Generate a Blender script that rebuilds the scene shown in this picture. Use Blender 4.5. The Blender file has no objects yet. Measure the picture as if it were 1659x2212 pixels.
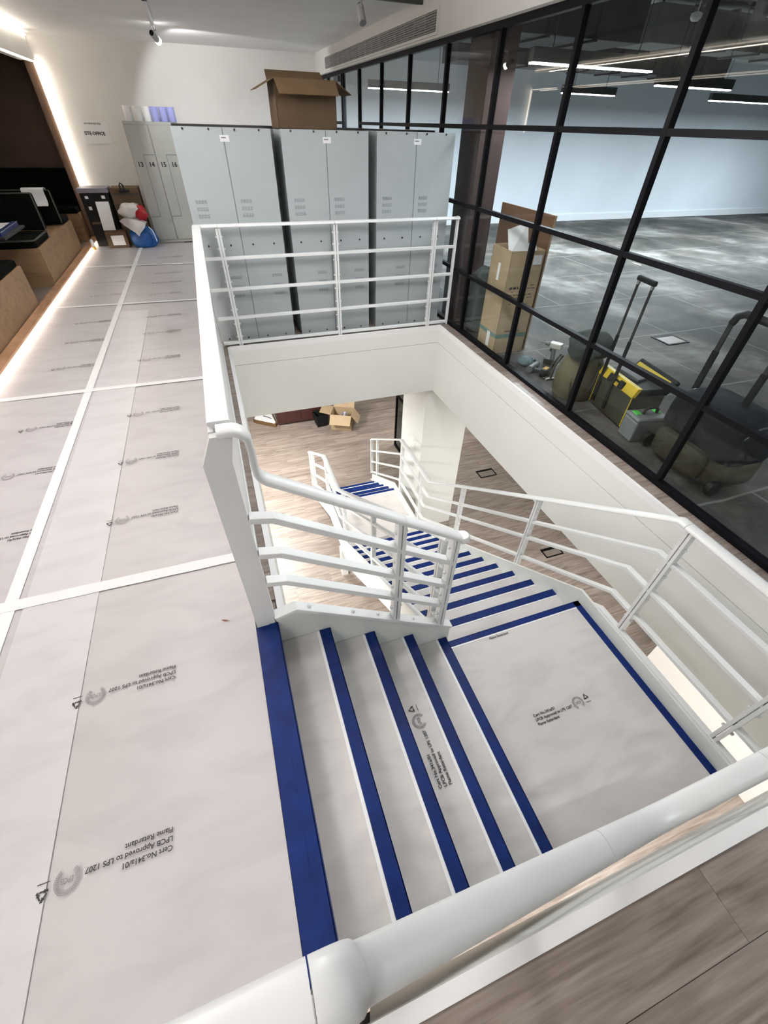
import bpy, bmesh, math, random
from mathutils import Vector, Matrix

random.seed(7)
SC = bpy.context.scene
COL = SC.collection
PI = math.pi

# ------------------------------------------------------------------ camera
cam_d = bpy.data.cameras.new('camera')
cam_d.sensor_fit = 'HORIZONTAL'
cam_d.sensor_width = 36.0
cam_d.lens = 902.127 / 1659 * 36.0
cam_d.clip_start = 0.05
cam_d.clip_end = 100
cam = bpy.data.objects.new('camera', cam_d)
cam.location = (0, 0, 1.8)
cam.rotation_euler = (math.radians(47.1085), math.radians(-1.2370), math.radians(-19.2425))
COL.objects.link(cam)
SC.camera = cam

# ------------------------------------------------------------------ world, exposure
world = bpy.data.worlds.new('world')
SC.world = world
world.use_nodes = True
world.node_tree.nodes['Background'].inputs[0].default_value = (0.75, 0.8, 0.9, 1)
world.node_tree.nodes['Background'].inputs[1].default_value = 0.05
SC.view_settings.view_transform = 'Standard'
SC.view_settings.look = 'None'
SC.view_settings.gamma = 1.0
SC.view_settings.use_curve_mapping = False
SC.view_settings.exposure = 0.0
SC.cycles.max_bounces = 6
SC.cycles.diffuse_bounces = 3
SC.cycles.glossy_bounces = 3
SC.cycles.use_adaptive_sampling = True
SC.cycles.adaptive_threshold = 0.07
SC.cycles.adaptive_min_samples = 16
SC.cycles.transparent_max_bounces = 10
SC.cycles.caustics_reflective = False
SC.cycles.caustics_refractive = False

# ------------------------------------------------------------------ helpers: materials
MATS = {}


def new_mat(name):
    m = bpy.data.materials.new(name)
    m.use_nodes = True
    nt = m.node_tree
    b = nt.nodes['Principled BSDF']
    MATS[name] = m
    return m, nt, b


def plain(name, col, rough=0.5, metal=0.0, var=0.0, scale=8.0, bump=0.0, spec=0.5, emit=None, estr=0.0):
    m, nt, b = new_mat(name)
    b.inputs['Roughness'].default_value = rough
    b.inputs['Metallic'].default_value = metal
    b.inputs['Specular IOR Level'].default_value = spec
    b.inputs['Base Color'].default_value = (*col, 1)
    if emit:
        b.inputs['Emission Color'].default_value = (*emit, 1)
        b.inputs['Emission Strength'].default_value = estr
    if var > 0 or bump > 0:
        tc = nt.nodes.new('ShaderNodeTexCoord')
        nz = nt.nodes.new('ShaderNodeTexNoise')
        nz.inputs['Scale'].default_value = scale
        nz.inputs['Detail'].default_value = 6
        nt.links.new(tc.outputs['Object'], nz.inputs['Vector'])
        if var > 0:
            rp = nt.nodes.new('ShaderNodeValToRGB')
            rp.color_ramp.elements[0].position = 0.3
            rp.color_ramp.elements[1].position = 0.7
            rp.color_ramp.elements[0].color = (*[max(0, c * (1 - var)) for c in col], 1)
            rp.color_ramp.elements[1].color = (*[min(1, c * (1 + var)) for c in col], 1)
            nt.links.new(nz.outputs['Fac'], rp.inputs['Fac'])
            nt.links.new(rp.outputs['Color'], b.inputs['Base Color'])
        if bump > 0:
            bp = nt.nodes.new('ShaderNodeBump')
            bp.inputs['Strength'].default_value = bump
            bp.inputs['Distance'].default_value = 0.01
            nt.links.new(nz.outputs['Fac'], bp.inputs['Height'])
            nt.links.new(bp.outputs['Normal'], b.inputs['Normal'])
    return m


def wood_mat(name, dark, mid, light, rough=0.45, grain=(1.2, 14.0, 14.0), rnd=True, wave=True):
    """plank wood, grain along local X"""
    m, nt, b = new_mat(name)
    N, L = nt.nodes, nt.links
    tc = N.new('ShaderNodeTexCoord')
    vec = tc.outputs['Object']
    if rnd:
        oi = N.new('ShaderNodeObjectInfo')
        mul = N.new('ShaderNodeVectorMath'); mul.operation = 'SCALE'
        cmb = N.new('ShaderNodeCombineXYZ')
        for k in range(3):
            L.new(oi.outputs['Random'], cmb.inputs[k])
        L.new(cmb.outputs[0], mul.inputs[0]); mul.inputs['Scale'].default_value = 37.0
        add = N.new('ShaderNodeVectorMath'); add.operation = 'ADD'
        L.new(vec, add.inputs[0]); L.new(mul.outputs[0], add.inputs[1])
        vec = add.outputs[0]
    mp = N.new('ShaderNodeMapping'); mp.inputs['Scale'].default_value = grain
    L.new(vec, mp.inputs['Vector'])
    n1 = N.new('ShaderNodeTexNoise'); n1.inputs['Scale'].default_value = 1.3; n1.inputs['Detail'].default_value = 7
    n1.inputs['Distortion'].default_value = 1.4
    L.new(mp.outputs[0], n1.inputs['Vector'])
    mp2 = N.new('ShaderNodeMapping'); mp2.inputs['Scale'].default_value = (grain[0] * 3, grain[1] * 6, grain[2] * 6)
    L.new(vec, mp2.inputs['Vector'])
    n2 = N.new('ShaderNodeTexNoise'); n2.inputs['Scale'].default_value = 1.0; n2.inputs['Detail'].default_value = 5
    L.new(mp2.outputs[0], n2.inputs['Vector'])
    mx = N.new('ShaderNodeMix'); mx.data_type = 'FLOAT'; mx.inputs[0].default_value = 0.35
    L.new(n1.outputs['Fac'], mx.inputs[2]); L.new(n2.outputs['Fac'], mx.inputs[3])
    rp = N.new('ShaderNodeValToRGB')
    e = rp.color_ramp.elements
    e[0].position = 0.33; e[0].color = (*dark, 1)
    e[1].position = 0.66; e[1].color = (*light, 1)
    k = e.new(0.48); k.color = (*mid, 1)
    L.new(mx.outputs[0], rp.inputs['Fac'])
    col = rp.outputs['Color']
    if rnd:
        hs = N.new('ShaderNodeHueSaturation')
        mr = N.new('ShaderNodeMapRange')
        mr.inputs['To Min'].default_value = 0.88; mr.inputs['To Max'].default_value = 1.1
        L.new(oi.outputs['Random'], mr.inputs['Value']); L.new(mr.outputs[0], hs.inputs['Value'])
        L.new(col, hs.inputs['Color']); col = hs.outputs['Color']
    L.new(col, b.inputs['Base Color'])
    b.inputs['Roughness'].default_value = rough
    bp = N.new('ShaderNodeBump'); bp.inputs['Strength'].default_value = 0.08; bp.inputs['Distance'].default_value = 0.004
    L.new(mx.outputs[0], bp.inputs['Height']); L.new(bp.outputs['Normal'], b.inputs['Normal'])
    return m


def film_mat(name, base, dirt, alpha, rough=0.32):
    """milky polythene sheet: scuffed, slightly see-through"""
    m, nt, b = new_mat(name)
    N, L = nt.nodes, nt.links
    tc = N.new('ShaderNodeTexCoord')
    mp = N.new('ShaderNodeMapping'); mp.inputs['Scale'].default_value = (3.0, 8.0, 3.0)
    mp.inputs['Rotation'].default_value = (0, 0, 0.25)
    L.new(tc.outputs['Object'], mp.inputs['Vector'])
    n1 = N.new('ShaderNodeTexNoise'); n1.inputs['Scale'].default_value = 0.9; n1.inputs['Detail'].default_value = 6; n1.inputs['Distortion'].default_value = 0.8
    L.new(mp.outputs[0], n1.inputs['Vector'])
    rp = N.new('ShaderNodeValToRGB')
    rp.color_ramp.elements[0].position = 0.36; rp.color_ramp.elements[0].color = (*dirt, 1)
    rp.color_ramp.elements[1].position = 0.56; rp.color_ramp.elements[1].color = (*base, 1)
    L.new(n1.outputs['Fac'], rp.inputs['Fac'])
    L.new(rp.outputs['Color'], b.inputs['Base Color'])
    b.inputs['Roughness'].default_value = rough
    n2 = N.new('ShaderNodeTexNoise'); n2.inputs['Scale'].default_value = 9; n2.inputs['Detail'].default_value = 3
    L.new(tc.outputs['Object'], n2.inputs['Vector'])
    bp = N.new('ShaderNodeBump'); bp.inputs['Strength'].default_value = 0.10; bp.inputs['Distance'].default_value = 0.01
    L.new(n2.outputs['Fac'], bp.inputs['Height']); L.new(bp.outputs['Normal'], b.inputs['Normal'])
    if alpha < 1:
        b.inputs['Alpha'].default_value = alpha
    return m


def glass_mat(name, tint, rough=0.0, ior=1.25):
    m = bpy.data.materials.new(name); m.use_nodes = True
    nt = m.node_tree; N, L = nt.nodes, nt.links
    N.remove(N['Principled BSDF'])
    tr = N.new('ShaderNodeBsdfTransparent'); tr.inputs[0].default_value = (*tint, 1)
    gl = N.new('ShaderNodeBsdfGlossy'); gl.inputs['Roughness'].default_value = rough
    fr = N.new('ShaderNodeFresnel')
    ge = N.new('ShaderNodeNewGeometry')           # same reflectance on both faces of the pane
    mr = N.new('ShaderNodeMapRange'); mr.inputs['To Min'].default_value = ior; mr.inputs['To Max'].default_value = 1 / ior
    L.new(ge.outputs['Backfacing'], mr.inputs['Value']); L.new(mr.outputs[0], fr.inputs[0])
    mx = N.new('ShaderNodeMixShader')
    L.new(fr.outputs[0], mx.inputs[0]); L.new(tr.outputs[0], mx.inputs[1]); L.new(gl.outputs[0], mx.inputs[2])
    L.new(mx.outputs[0], N['Material Output'].inputs[0])
    MATS[name] = m
    return m


def concrete_mat(name):
    m, nt, b = new_mat(name)
    N, L = nt.nodes, nt.links
    tc = N.new('ShaderNodeTexCoord')
    n1 = N.new('ShaderNodeTexNoise'); n1.inputs['Scale'].default_value = 0.7; n1.inputs['Detail'].default_value = 9; n1.inputs['Roughness'].default_value = 0.66; n1.inputs['Distortion'].default_value = 0.35
    L.new(tc.outputs['Object'], n1.inputs['Vector'])
    rp = N.new('ShaderNodeValToRGB'); e = rp.color_ramp.elements
    e[0].position = 0.34; e[0].color = (0.032, 0.033, 0.030, 1)
    e[1].position = 0.67; e[1].color = (0.25, 0.258, 0.245, 1)
    k = e.new(0.46); k.color = (0.058, 0.058, 0.053, 1)
    k = e.new(0.54); k.color = (0.105, 0.095, 0.088, 1)
    L.new(n1.outputs['Fac'], rp.inputs['Fac'])
    # adhesive / screed joint lines
    br = N.new('ShaderNodeTexBrick')
    br.inputs['Scale'].default_value = 1.0
    br.inputs['Mortar Size'].default_value = 0.012
    br.inputs['Mortar Smooth'].default_value = 0.6
    br.inputs['Brick Width'].default_value = 1.2
    br.inputs['Row Height'].default_value = 1.2
    br.inputs['Color1'].default_value = (0, 0, 0, 1); br.inputs['Color2'].default_value = (0, 0, 0, 1)
    br.inputs['Mortar'].default_value = (1, 1, 1, 1)
    wob = N.new('ShaderNodeTexNoise'); wob.inputs['Scale'].default_value = 1.5
    L.new(tc.outputs['Object'], wob.inputs['Vector'])
    mixv = N.new('ShaderNodeMix'); mixv.data_type = 'VECTOR'; mixv.inputs[0].default_value = 0.06
    L.new(tc.outputs['Object'], mixv.inputs[4]); L.new(wob.outputs['Color'], mixv.inputs[5])
    L.new(mixv.outputs[1], br.inputs['Vector'])
    mm = N.new('ShaderNodeMath'); mm.operation = 'MULTIPLY'
    n3 = N.new('ShaderNodeTexNoise'); n3.inputs['Scale'].default_value = 2.2
    L.new(tc.outputs['Object'], n3.inputs['Vector'])
    L.new(br.outputs['Color'], mm.inputs[0]); L.new(n3.outputs['Fac'], mm.inputs[1])
    mc = N.new('ShaderNodeMix'); mc.data_type = 'RGBA'
    L.new(mm.outputs[0], mc.inputs[0]); L.new(rp.outputs['Color'], mc.inputs[6]); mc.inputs[7].default_value = (0.26, 0.265, 0.25, 1)
    L.new(mc.outputs[2], b.inputs['Base Color'])
    b.inputs['Roughness'].default_value = 0.7
    b.inputs['Specular IOR Level'].default_value = 0.2
    return m


# ------------------------------------------------------------------ helpers: meshes and objects
ORG = {}


class MB:
    def __init__(s, m=None):
        s.v = []; s.f = []; s.m = m or Matrix.Identity(4)

    def add(s, vs, fs):
        o = len(s.v)
        s.v += [s.m @ Vector(p) for p in vs]
        s.f += [tuple(o + i for i in f) for f in fs]
        return s

    def box(s, x0, y0, z0, x1, y1, z1):
        if x0 > x1: x0, x1 = x1, x0
        if y0 > y1: y0, y1 = y1, y0
        if z0 > z1: z0, z1 = z1, z0
        return s.add([(x0, y0, z0), (x1, y0, z0), (x1, y1, z0), (x0, y1, z0), (x0, y0, z1), (x1, y0, z1), (x1, y1, z1), (x0, y1, z1)],
                     [(0, 3, 2, 1), (4, 5, 6, 7), (0, 1, 5, 4), (1, 2, 6, 5), (2, 3, 7, 6), (3, 0, 4, 7)])

    def obox(s, c, size, rot=(0, 0, 0)):
        from mathutils import Euler
        M = Matrix.Translation(c) @ Euler(rot).to_matrix().to_4x4()
        hx, hy, hz = [q / 2 for q in size]
        vs = [M @ Vector(p) for p in [(-hx, -hy, -hz), (hx, -hy, -hz), (hx, hy, -hz), (-hx, hy, -hz), (-hx, -hy, hz), (hx, -hy, hz), (hx, hy, hz), (-hx, hy, hz)]]
        return s.add(vs, [(0, 3, 2, 1), (4, 5, 6, 7), (0, 1, 5, 4), (1, 2, 6, 5), (2, 3, 7, 6), (3, 0, 4, 7)])

    def prism(s, poly, axis, a, b):
        """polygon of 2D points extruded from a to b along axis; 2D = the other two axes in xyz order"""
        def mk(p, t):
            return {'x': (t, p[0], p[1]), 'y': (p[0], t, p[1]), 'z': (p[0], p[1], t)}[axis]
        n = len(poly)
        vs = [mk(p, a) for p in poly] + [mk(p, b) for p in poly]
        fs = [tuple(range(n - 1, -1, -1)), tuple(range(n, 2 * n))]
        fs += [(i, (i + 1) % n, n + (i + 1) % n, n + i) for i in range(n)]
        return s.add(vs, fs)

    def sheet(s, quad, t):
        """four corners (in order) given a thickness t along the quad's normal"""
        q = [Vector(p) for p in quad]
        n = (q[1] - q[0]).cross(q[3] - q[0]).normalized() * t
        vs = q + [p + n for p in q]
        return s.add(vs, [(3, 2, 1, 0), (4, 5, 6, 7), (0, 1, 5, 4), (1, 2, 6, 5), (2, 3, 7, 6), (3, 0, 4, 7)])

    def cyl(s, a, b, r, seg=12, r2=None, cap=True):
        a, b = Vector(a), Vector(b)
        r2 = r if r2 is None else r2
        t = (b - a).normalized()
        u = t.cross(Vector((0, 0, 1)) if abs(t.z) < 0.9 else Vector((1, 0, 0))).normalized()
        w = t.cross(u)
        vs = []
        for c, rr in ((a, r), (b, r2)):
            for i in range(seg):
                an = 2 * PI * i / seg
                vs.append(c + (u * math.cos(an) + w * math.sin(an)) * rr)
        fs = [(i, (i + 1) % seg, seg + (i + 1) % seg, seg + i) for i in range(seg)]
        if cap:
            fs += [tuple(range(seg - 1, -1, -1)), tuple(range(seg, 2 * seg))]
        return s.add(vs, fs)

    def tube(s, pts, r, seg=8):
        pts = [Vector(p) for p in pts]
        prev = None; rings = []
        for i, p in enumerate(pts):
            t = (pts[min(i + 1, len(pts) - 1)] - pts[max(i - 1, 0)]).normalized()
            if prev is None:
                u = t.cross(Vector((0, 0, 1)) if abs(t.z) < 0.9 else Vector((1, 0, 0))).normalized()
            else:
                u = (prev - t * prev.dot(t)).normalized()
            prev = u; w = t.cross(u)
            rings.append([p + (u * math.cos(2 * PI * k / seg) + w * math.sin(2 * PI * k / seg)) * r for k in range(seg)])
        return s.rings(rings)

    def rings(s, rings):
        n = len(rings[0]); vs = [p for r in rings for p in r]; fs = []
        for j in range(len(rings) - 1):
            for i in range(n):
                fs.append((j * n + i, j * n + (i + 1) % n, (j + 1) * n + (i + 1) % n, (j + 1) * n + i))
        fs.append(tuple(range(n - 1, -1, -1)))
        fs.append(tuple((len(rings) - 1) * n + i for i in range(n)))
        return s.add(vs, fs)

    def sweep(s, prof, pts, side):
        """prof [(u along side, v along up)], pts polyline in the plane normal to side"""
        pts = [Vector(p) for p in pts]; side = Vector(side).normalized(); rings = []
        for i, p in enumerate(pts):
            t0 = (p - pts[i - 1]).normalized() if i > 0 else None
            t1 = (pts[i + 1] - p).normalized() if i < len(pts) - 1 else None
            if t0 is None: t0 = t1
            if t1 is None: t1 = t0
            t = (t0 + t1).normalized()
            n = side.cross(t).normalized()
            k = 1.0 / max(0.35, t.dot(t0))
            rings.append([p + side * u + n * (v * k) for u, v in prof])
        return s.rings(rings)

    def lathe(s, c, prof, seg=16, axis='z'):
        rings = []
        for r, z in prof:
            ring = []
            for k in range(seg):
                a = 2 * PI * k / seg
                q = (r * math.cos(a), r * math.sin(a), z)
                if axis == 'x': q = (q[2], q[0], q[1])
                if axis == 'y': q = (q[1], q[2], q[0])
                ring.append(Vector(c) + Vector(q))
            rings.append(ring)
        return s.rings(rings)

    def mesh(s, name, org=(0, 0, 0), smooth=None):
        me = bpy.data.meshes.new(name)
        o = Vector(org)
        me.from_pydata([tuple(p - o) for p in s.v], [], s.f)
        bm = bmesh.new(); bm.from_mesh(me)
        bmesh.ops.recalc_face_normals(bm, faces=bm.faces)
        bm.to_mesh(me); bm.free()
        if smooth is not None:
            me.polygons.foreach_set('use_smooth', [True] * len(me.polygons))
            me.set_sharp_from_angle(angle=math.radians(smooth))
        me.update()
        return me

    def build(s, name, mat, parent=None, org=None, bevel=0, smooth=None, seg=2, label=None):
        """one mesh object; vertices are world coordinates"""
        if parent is not None:
            org = ORG[parent.as_pointer()]
        elif org is None:
            org = Vector((0, 0, 0))
        me = s.mesh(name, org, smooth)
        o = link(name, me, mat, parent)
        ORG[o.as_pointer()] = Vector(org)
        if parent is None:
            o.location = org
        if bevel:
            md = o.modifiers.new('bevel', 'BEVEL'); md.width = bevel; md.segments = seg; md.limit_method = 'ANGLE'; md.angle_limit = 0.6
        if label: o['label'] = label
        return o


def link(name, me, mat, parent=None):
    if mat is not None and len(me.materials) == 0:
        me.materials.append(MATS[mat])
    o = bpy.data.objects.new(name, me)
    COL.objects.link(o)
    if parent is not None:
        o.parent = parent
    return o


def place(name, me, mat, parent, pos, rot=(0, 0, 0), scale=(1, 1, 1)):
    """a piece sharing mesh data, at a world position under its parent"""
    o = link(name, me, mat, parent)
    po = ORG[parent.as_pointer()] if parent is not None else Vector((0, 0, 0))
    o.location = Vector(pos) - po
    o.rotation_euler = rot; o.scale = scale
    ORG[o.as_pointer()] = Vector(pos)
    return o


def thing(name, label, cat, loc, group=None):
    o = bpy.data.objects.new(name, None)
    o.empty_display_size = 0.1
    COL.objects.link(o); o.location = loc
    ORG[o.as_pointer()] = Vector(loc)
    o['label'] = label; o['category'] = cat
    if group: o['group'] = group
    return o


def tag(o, label, cat, group=None):
    o['label'] = label; o['category'] = cat
    if group: o['group'] = group
    return o


def struct(name, label=None, loc=(0, 0, 0)):
    o = bpy.data.objects.new(name, None)
    o.empty_display_size = 0.1
    COL.objects.link(o); o.location = loc
    ORG[o.as_pointer()] = Vector(loc)
    o['kind'] = 'structure'
    if label: o['label'] = label
    return o


def smesh(name, mb, mat, label=None):
    o = mb.build(name, mat)
    o['kind'] = 'structure'
    if label: o['label'] = label
    return o


def text_mesh(txt, size, align='LEFT', bold=0.0, extrude=0.0):
    cu = bpy.data.curves.new('text', 'FONT')
    cu.body = txt; cu.size = size; cu.align_x = align; cu.offset = bold; cu.extrude = extrude
    cu.resolution_u = 3
    o = bpy.data.objects.new('text', cu)
    COL.objects.link(o)
    dg = bpy.context.evaluated_depsgraph_get()
    me = bpy.data.meshes.new_from_object(o.evaluated_get(dg))
    vs = [tuple(v.co) for v in me.vertices]; fs = [tuple(p.vertices) for p in me.polygons]
    bpy.data.objects.remove(o); bpy.data.curves.remove(cu); bpy.data.meshes.remove(me)
    return vs, fs


def area(name, loc, size, power, col=(1, 1, 1), rot=(0, 0, 0), parent=None, spread=PI):
    d = bpy.data.lights.new(name, 'AREA')
    d.shape = 'RECTANGLE'; d.size = size[0]; d.size_y = size[1]
    d.energy = power; d.color = col; d.spread = spread
    o = bpy.data.objects.new(name, d)
    COL.objects.link(o)
    if parent is not None:
        o.parent = parent; o.location = Vector(loc) - ORG[parent.as_pointer()]
    else:
        o.location = loc
    o.rotation_euler = rot
    return o


# ------------------------------------------------------------------ materials
plain('wall_white', (0.80, 0.79, 0.77), 0.75, var=0.02, scale=3, bump=0.03)
plain('ceiling_white', (0.90, 0.89, 0.89), 0.85, var=0.03, scale=2, bump=0.03)
plain('fascia_white', (0.80, 0.81, 0.78), 0.55, var=0.015, scale=2)
plain('edge_white', (0.86, 0.86, 0.86), 0.4)
plain('rail_white', (0.78, 0.80, 0.80), 0.30, var=0.02, scale=5)
plain('dark_line', (0.10, 0.10, 0.10), 0.5)  # dark grey of the fascia joints and the carton fold line
plain('steel_white', (0.76, 0.79, 0.76), 0.38, var=0.03, scale=4)
plain('bolt_white', (0.70, 0.72, 0.72), 0.3)
plain('black_metal', (0.004, 0.004, 0.006), 0.55, spec=0.15)
plain('blue_tape', (0.002, 0.019, 0.135), 0.5, spec=0.25, var=0.22, scale=14, bump=0.15)
plain('tape_white', (0.86, 0.87, 0.89), 0.42, var=0.02, scale=12, bump=0.05)
plain('print_black', (0.025, 0.022, 0.03), 0.5)
plain('print_grey', (0.24, 0.22, 0.24), 0.5)
plain('locker_grey', (0.40, 0.44, 0.455), 0.42, var=0.03, scale=3)
plain('locker_side', (0.22, 0.23, 0.24), 0.5)
plain('locker_vent', (0.29, 0.32, 0.33), 0.5)
plain('locker_beige', (0.40, 0.41, 0.385), 0.5, var=0.03, scale=3)
plain('rivet_dark', (0.02, 0.02, 0.02), 0.4)
plain('paper_white', (0.82, 0.83, 0.85), 0.6)
plain('cardboard', (0.105, 0.064, 0.032), 0.75, var=0.08, scale=6)
plain('cardboard_light', (0.42, 0.31, 0.19), 0.75, var=0.06, scale=6)
plain('cardboard_inner', (0.16, 0.10, 0.048), 0.8, var=0.08, scale=6)
plain('board_brown', (0.20, 0.10, 0.05), 0.7, var=0.1, scale=3)
plain('column_brown', (0.050, 0.028, 0.025), 0.6, spec=0.2, var=0.06, scale=2)
plain('panel_brown', (0.125, 0.075, 0.047), 0.6, var=0.15, scale=3)
plain('upholstery_black', (0.004, 0.005, 0.004), 0.9, spec=0.08, var=0.3, scale=20, bump=0.2)
plain('upholstery_piping', (0.05, 0.055, 0.045), 0.7)
plain('table_black', (0.01, 0.01, 0.012), 0.5)
plain('led_white', (0.9, 0.9, 0.9), 0.5, emit=(1.0, 0.87, 0.72), estr=9)
plain('lamp_white', (0.9, 0.9, 0.9), 0.5, emit=(0.93, 0.97, 1.0), estr=11)
plain('spot_glow', (0.9, 0.9, 0.9), 0.5, emit=(1.0, 0.98, 0.95), estr=30)
plain('lamp_body', (0.07, 0.075, 0.075), 0.5)
plain('track_white', (0.55, 0.56, 0.57), 0.4)
plain('grille_grey', (0.46, 0.46, 0.46), 0.45)
plain('grille_dark', (0.03, 0.03, 0.03), 0.7)
plain('duct_grey', (0.16, 0.165, 0.16), 0.6, var=0.2, scale=2)
plain('duct_dark', (0.05, 0.05, 0.05), 0.7, var=0.3, scale=3)
plain('slab_grey', (0.58, 0.61, 0.58), 0.85, var=0.12, scale=1.2)
plain('wall_blue', (0.70, 0.76, 0.83), 0.7, var=0.05, scale=0.9)
plain('skirting_white', (0.76, 0.80, 0.84), 0.5)
plain('olive_canvas', (0.125, 0.112, 0.07), 0.85, spec=0.2, var=0.15, scale=10, bump=0.15)
plain('dark_green_cloth', (0.032, 0.045, 0.04), 0.9, var=0.2, scale=12, bump=0.3)
plain('strap_dark', (0.04, 0.035, 0.025), 0.8)
plain('plastic_black', (0.010, 0.011, 0.012), 0.55, spec=0.2, var=0.15, scale=9)
plain('plastic_olive', (0.045, 0.045, 0.028), 0.5, var=0.2, scale=8)
plain('plastic_yellow', (0.62, 0.45, 0.02), 0.42, var=0.08, scale=9)
plain('plastic_grey', (0.20, 0.22, 0.23), 0.45)
plain('nylon_black', (0.007, 0.008, 0.012), 0.7, spec=0.15, var=0.2, scale=9)
plain('nylon_reflection', (0.045, 0.043, 0.028), 0.8, spec=0.15, var=0.2, scale=7)  # olive reflection of the stairwell in the glass, painted into the nylon
plain('piping_cream', (0.6, 0.57, 0.45), 0.6)
plain('tool_grey', (0.12, 0.125, 0.13), 0.5)
plain('tool_silver', (0.55, 0.55, 0.5), 0.35, metal=0.3)
plain('tool_teal', (0.10, 0.16, 0.18), 0.7, var=0.2, scale=14)
plain('tool_orange', (0.55, 0.30, 0.03), 0.5)
plain('red_plastic', (0.40, 0.012, 0.02), 0.5)
plain('green_plastic', (0.10, 0.72, 0.10), 0.45)
plain('stripe_teal', (0.10, 0.20, 0.18), 0.7)
plain('aluminium', (0.45, 0.46, 0.47), 0.35, metal=0.7)
plain('blue_bag', (0.006, 0.07, 0.26), 0.5, var=0.2, scale=9, bump=0.25)
plain('plastic_bag', (0.62, 0.60, 0.60), 0.3, var=0.12, scale=11, bump=0.4)
plain('crate_lid', (0.20, 0.19, 0.24), 0.5)
plain('blue_folder', (0.01, 0.03, 0.16), 0.4)
plain('roll_white', (0.80, 0.80, 0.80), 0.9, bump=0.2, scale=30)
plain('roll_blue', (0.35, 0.38, 0.72), 0.9, bump=0.2, scale=30)
plain('roll_core', (0.30, 0.2, 0.12), 0.9)
plain('cabinet_maroon', (0.05, 0.014, 0.012), 0.5, var=0.1, scale=4)
plain('bristle_brown', (0.14, 0.075, 0.03), 0.9, var=0.3, scale=60, bump=0.5)
plain('timber_raw', (0.45, 0.32, 0.19), 0.7, var=0.1, scale=5)
plain('sticker_yellow', (0.75, 0.72, 0.08), 0.5)
plain('socket_lid', (0.21, 0.18, 0.155), 0.5, var=0.1, scale=8)
plain('leaf_rust', (0.28, 0.08, 0.03), 0.6)
wood_mat('oak_floor', (0.15, 0.116, 0.097), (0.262, 0.213, 0.183), (0.365, 0.315, 0.277), 0.4)
wood_mat('oak_base', (0.15, 0.116, 0.097), (0.262, 0.213, 0.183), (0.365, 0.315, 0.277), 0.4, rnd=False)
wood_mat('bench_ply', (0.21, 0.125, 0.06), (0.27, 0.165, 0.085), (0.32, 0.20, 0.105), 0.6, grain=(0.8, 5, 6), rnd=False)
wood_mat('edge_wood', (0.30, 0.16, 0.09), (0.40, 0.23, 0.13), (0.48, 0.29, 0.17), 0.5, grain=(5, 1.5, 5), rnd=False)
film_mat('film', (0.655, 0.63, 0.645), (0.60, 0.575, 0.592), 0.86)
film_mat('film_double', (0.675, 0.665, 0.69), (0.625, 0.612, 0.635), 0.97)
film_mat('film_tread', (0.665, 0.64, 0.625), (0.59, 0.57, 0.562), 1.0, 0.35)
glass_mat('glass_clear', (0.955, 0.975, 0.97))
glass_mat('glass_dark', (0.45, 0.50, 0.50))
concrete_mat('concrete')

# ------------------------------------------------------------------ unseen lamps added to light the upper room and the storey below
FZ = -3.575          # lower floor
SOF = -0.85          # lower ceiling
CEI = 2.72           # upper ceiling
OX0, OX1, OY0, OY1 = -0.038, 2.43, -0.11, 4.78   # stairwell opening


def added_lamp_panel(x, y, z, w, l, power, col, label, group, up=0.0):
    drop = 0.3 if up else 0.0
    ztop = z; z -= drop
    t = thing('added_ceiling_lamp', label, 'lamp', (x, y, z), group)
    MB().box(x - w / 2 - 0.02, y - l / 2 - 0.02, z - 0.05, x + w / 2 + 0.02, y + l / 2 + 0.02, z).build('housing', 'track_white', t)
    MB().box(x - w / 2, y - l / 2, z - 0.056, x + w / 2, y + l / 2, z - 0.051).build('diffuser', 'paper_white', t)
    area('light', (x, y, z - 0.062), (w, l), power, col, parent=t)
    if up:                                     # upward light on a wire-hung body, added to brighten the ceiling
        MB().box(x - w / 2, y - l / 2, z, x + w / 2, y + l / 2, z + 0.006).build('upper_diffuser', 'paper_white', t)
        area('uplight', (x, y, z + 0.012), (w, l), up, col, (PI, 0, 0), parent=t)
        for sy in (-0.4, 0.4):
            MB().cyl((x, y + sy * l, z), (x, y + sy * l, ztop), 0.004, 6).build('wire', 'lamp_body', t)
    return t


UP = 1.0
for i, (x, y, p) in enumerate([(-1.1, -0.9, 21), (-1.1, 2.3, 14), (1.25, 2.5, 42), (-1.0, 4.2, 10)]):
    added_lamp_panel(x, y, CEI, 0.5, 1.2, p * UP, (1.0, 0.98, 0.97),
                  'added unseen flat lamp hanging over the ' + ['film-covered floor past the near stair newel', 'film-covered floor beside the stairwell', 'open stairwell', 'film-covered floor in front of the lockers'][i],
                  'added flat lamps under the upper ceiling', up=[8, 24, 36, 60][i])
LO = 2.6
for i, (x, y, p) in enumerate([(3.5, 2.6, 26), (-1.2, 3.0, 74), (-0.2, 6.9, 88), (3.9, 7.6, 30), (0.9, -1.6, 60), (3.3, -0.3, 16)]):
    added_lamp_panel(x, y, SOF, 0.6, 1.2, p * LO, (1.0, 0.98, 0.93),  # added to brighten the storey below
                  'added unseen flat lamp in the lower ceiling ' + ['beside the socket boxes', 'under the film-covered floor', 'near the open carton', 'past the white column', 'under the wooden floor', 'beside the lower wall'][i],
                  'added flat lamps under the lower ceiling')

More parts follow.
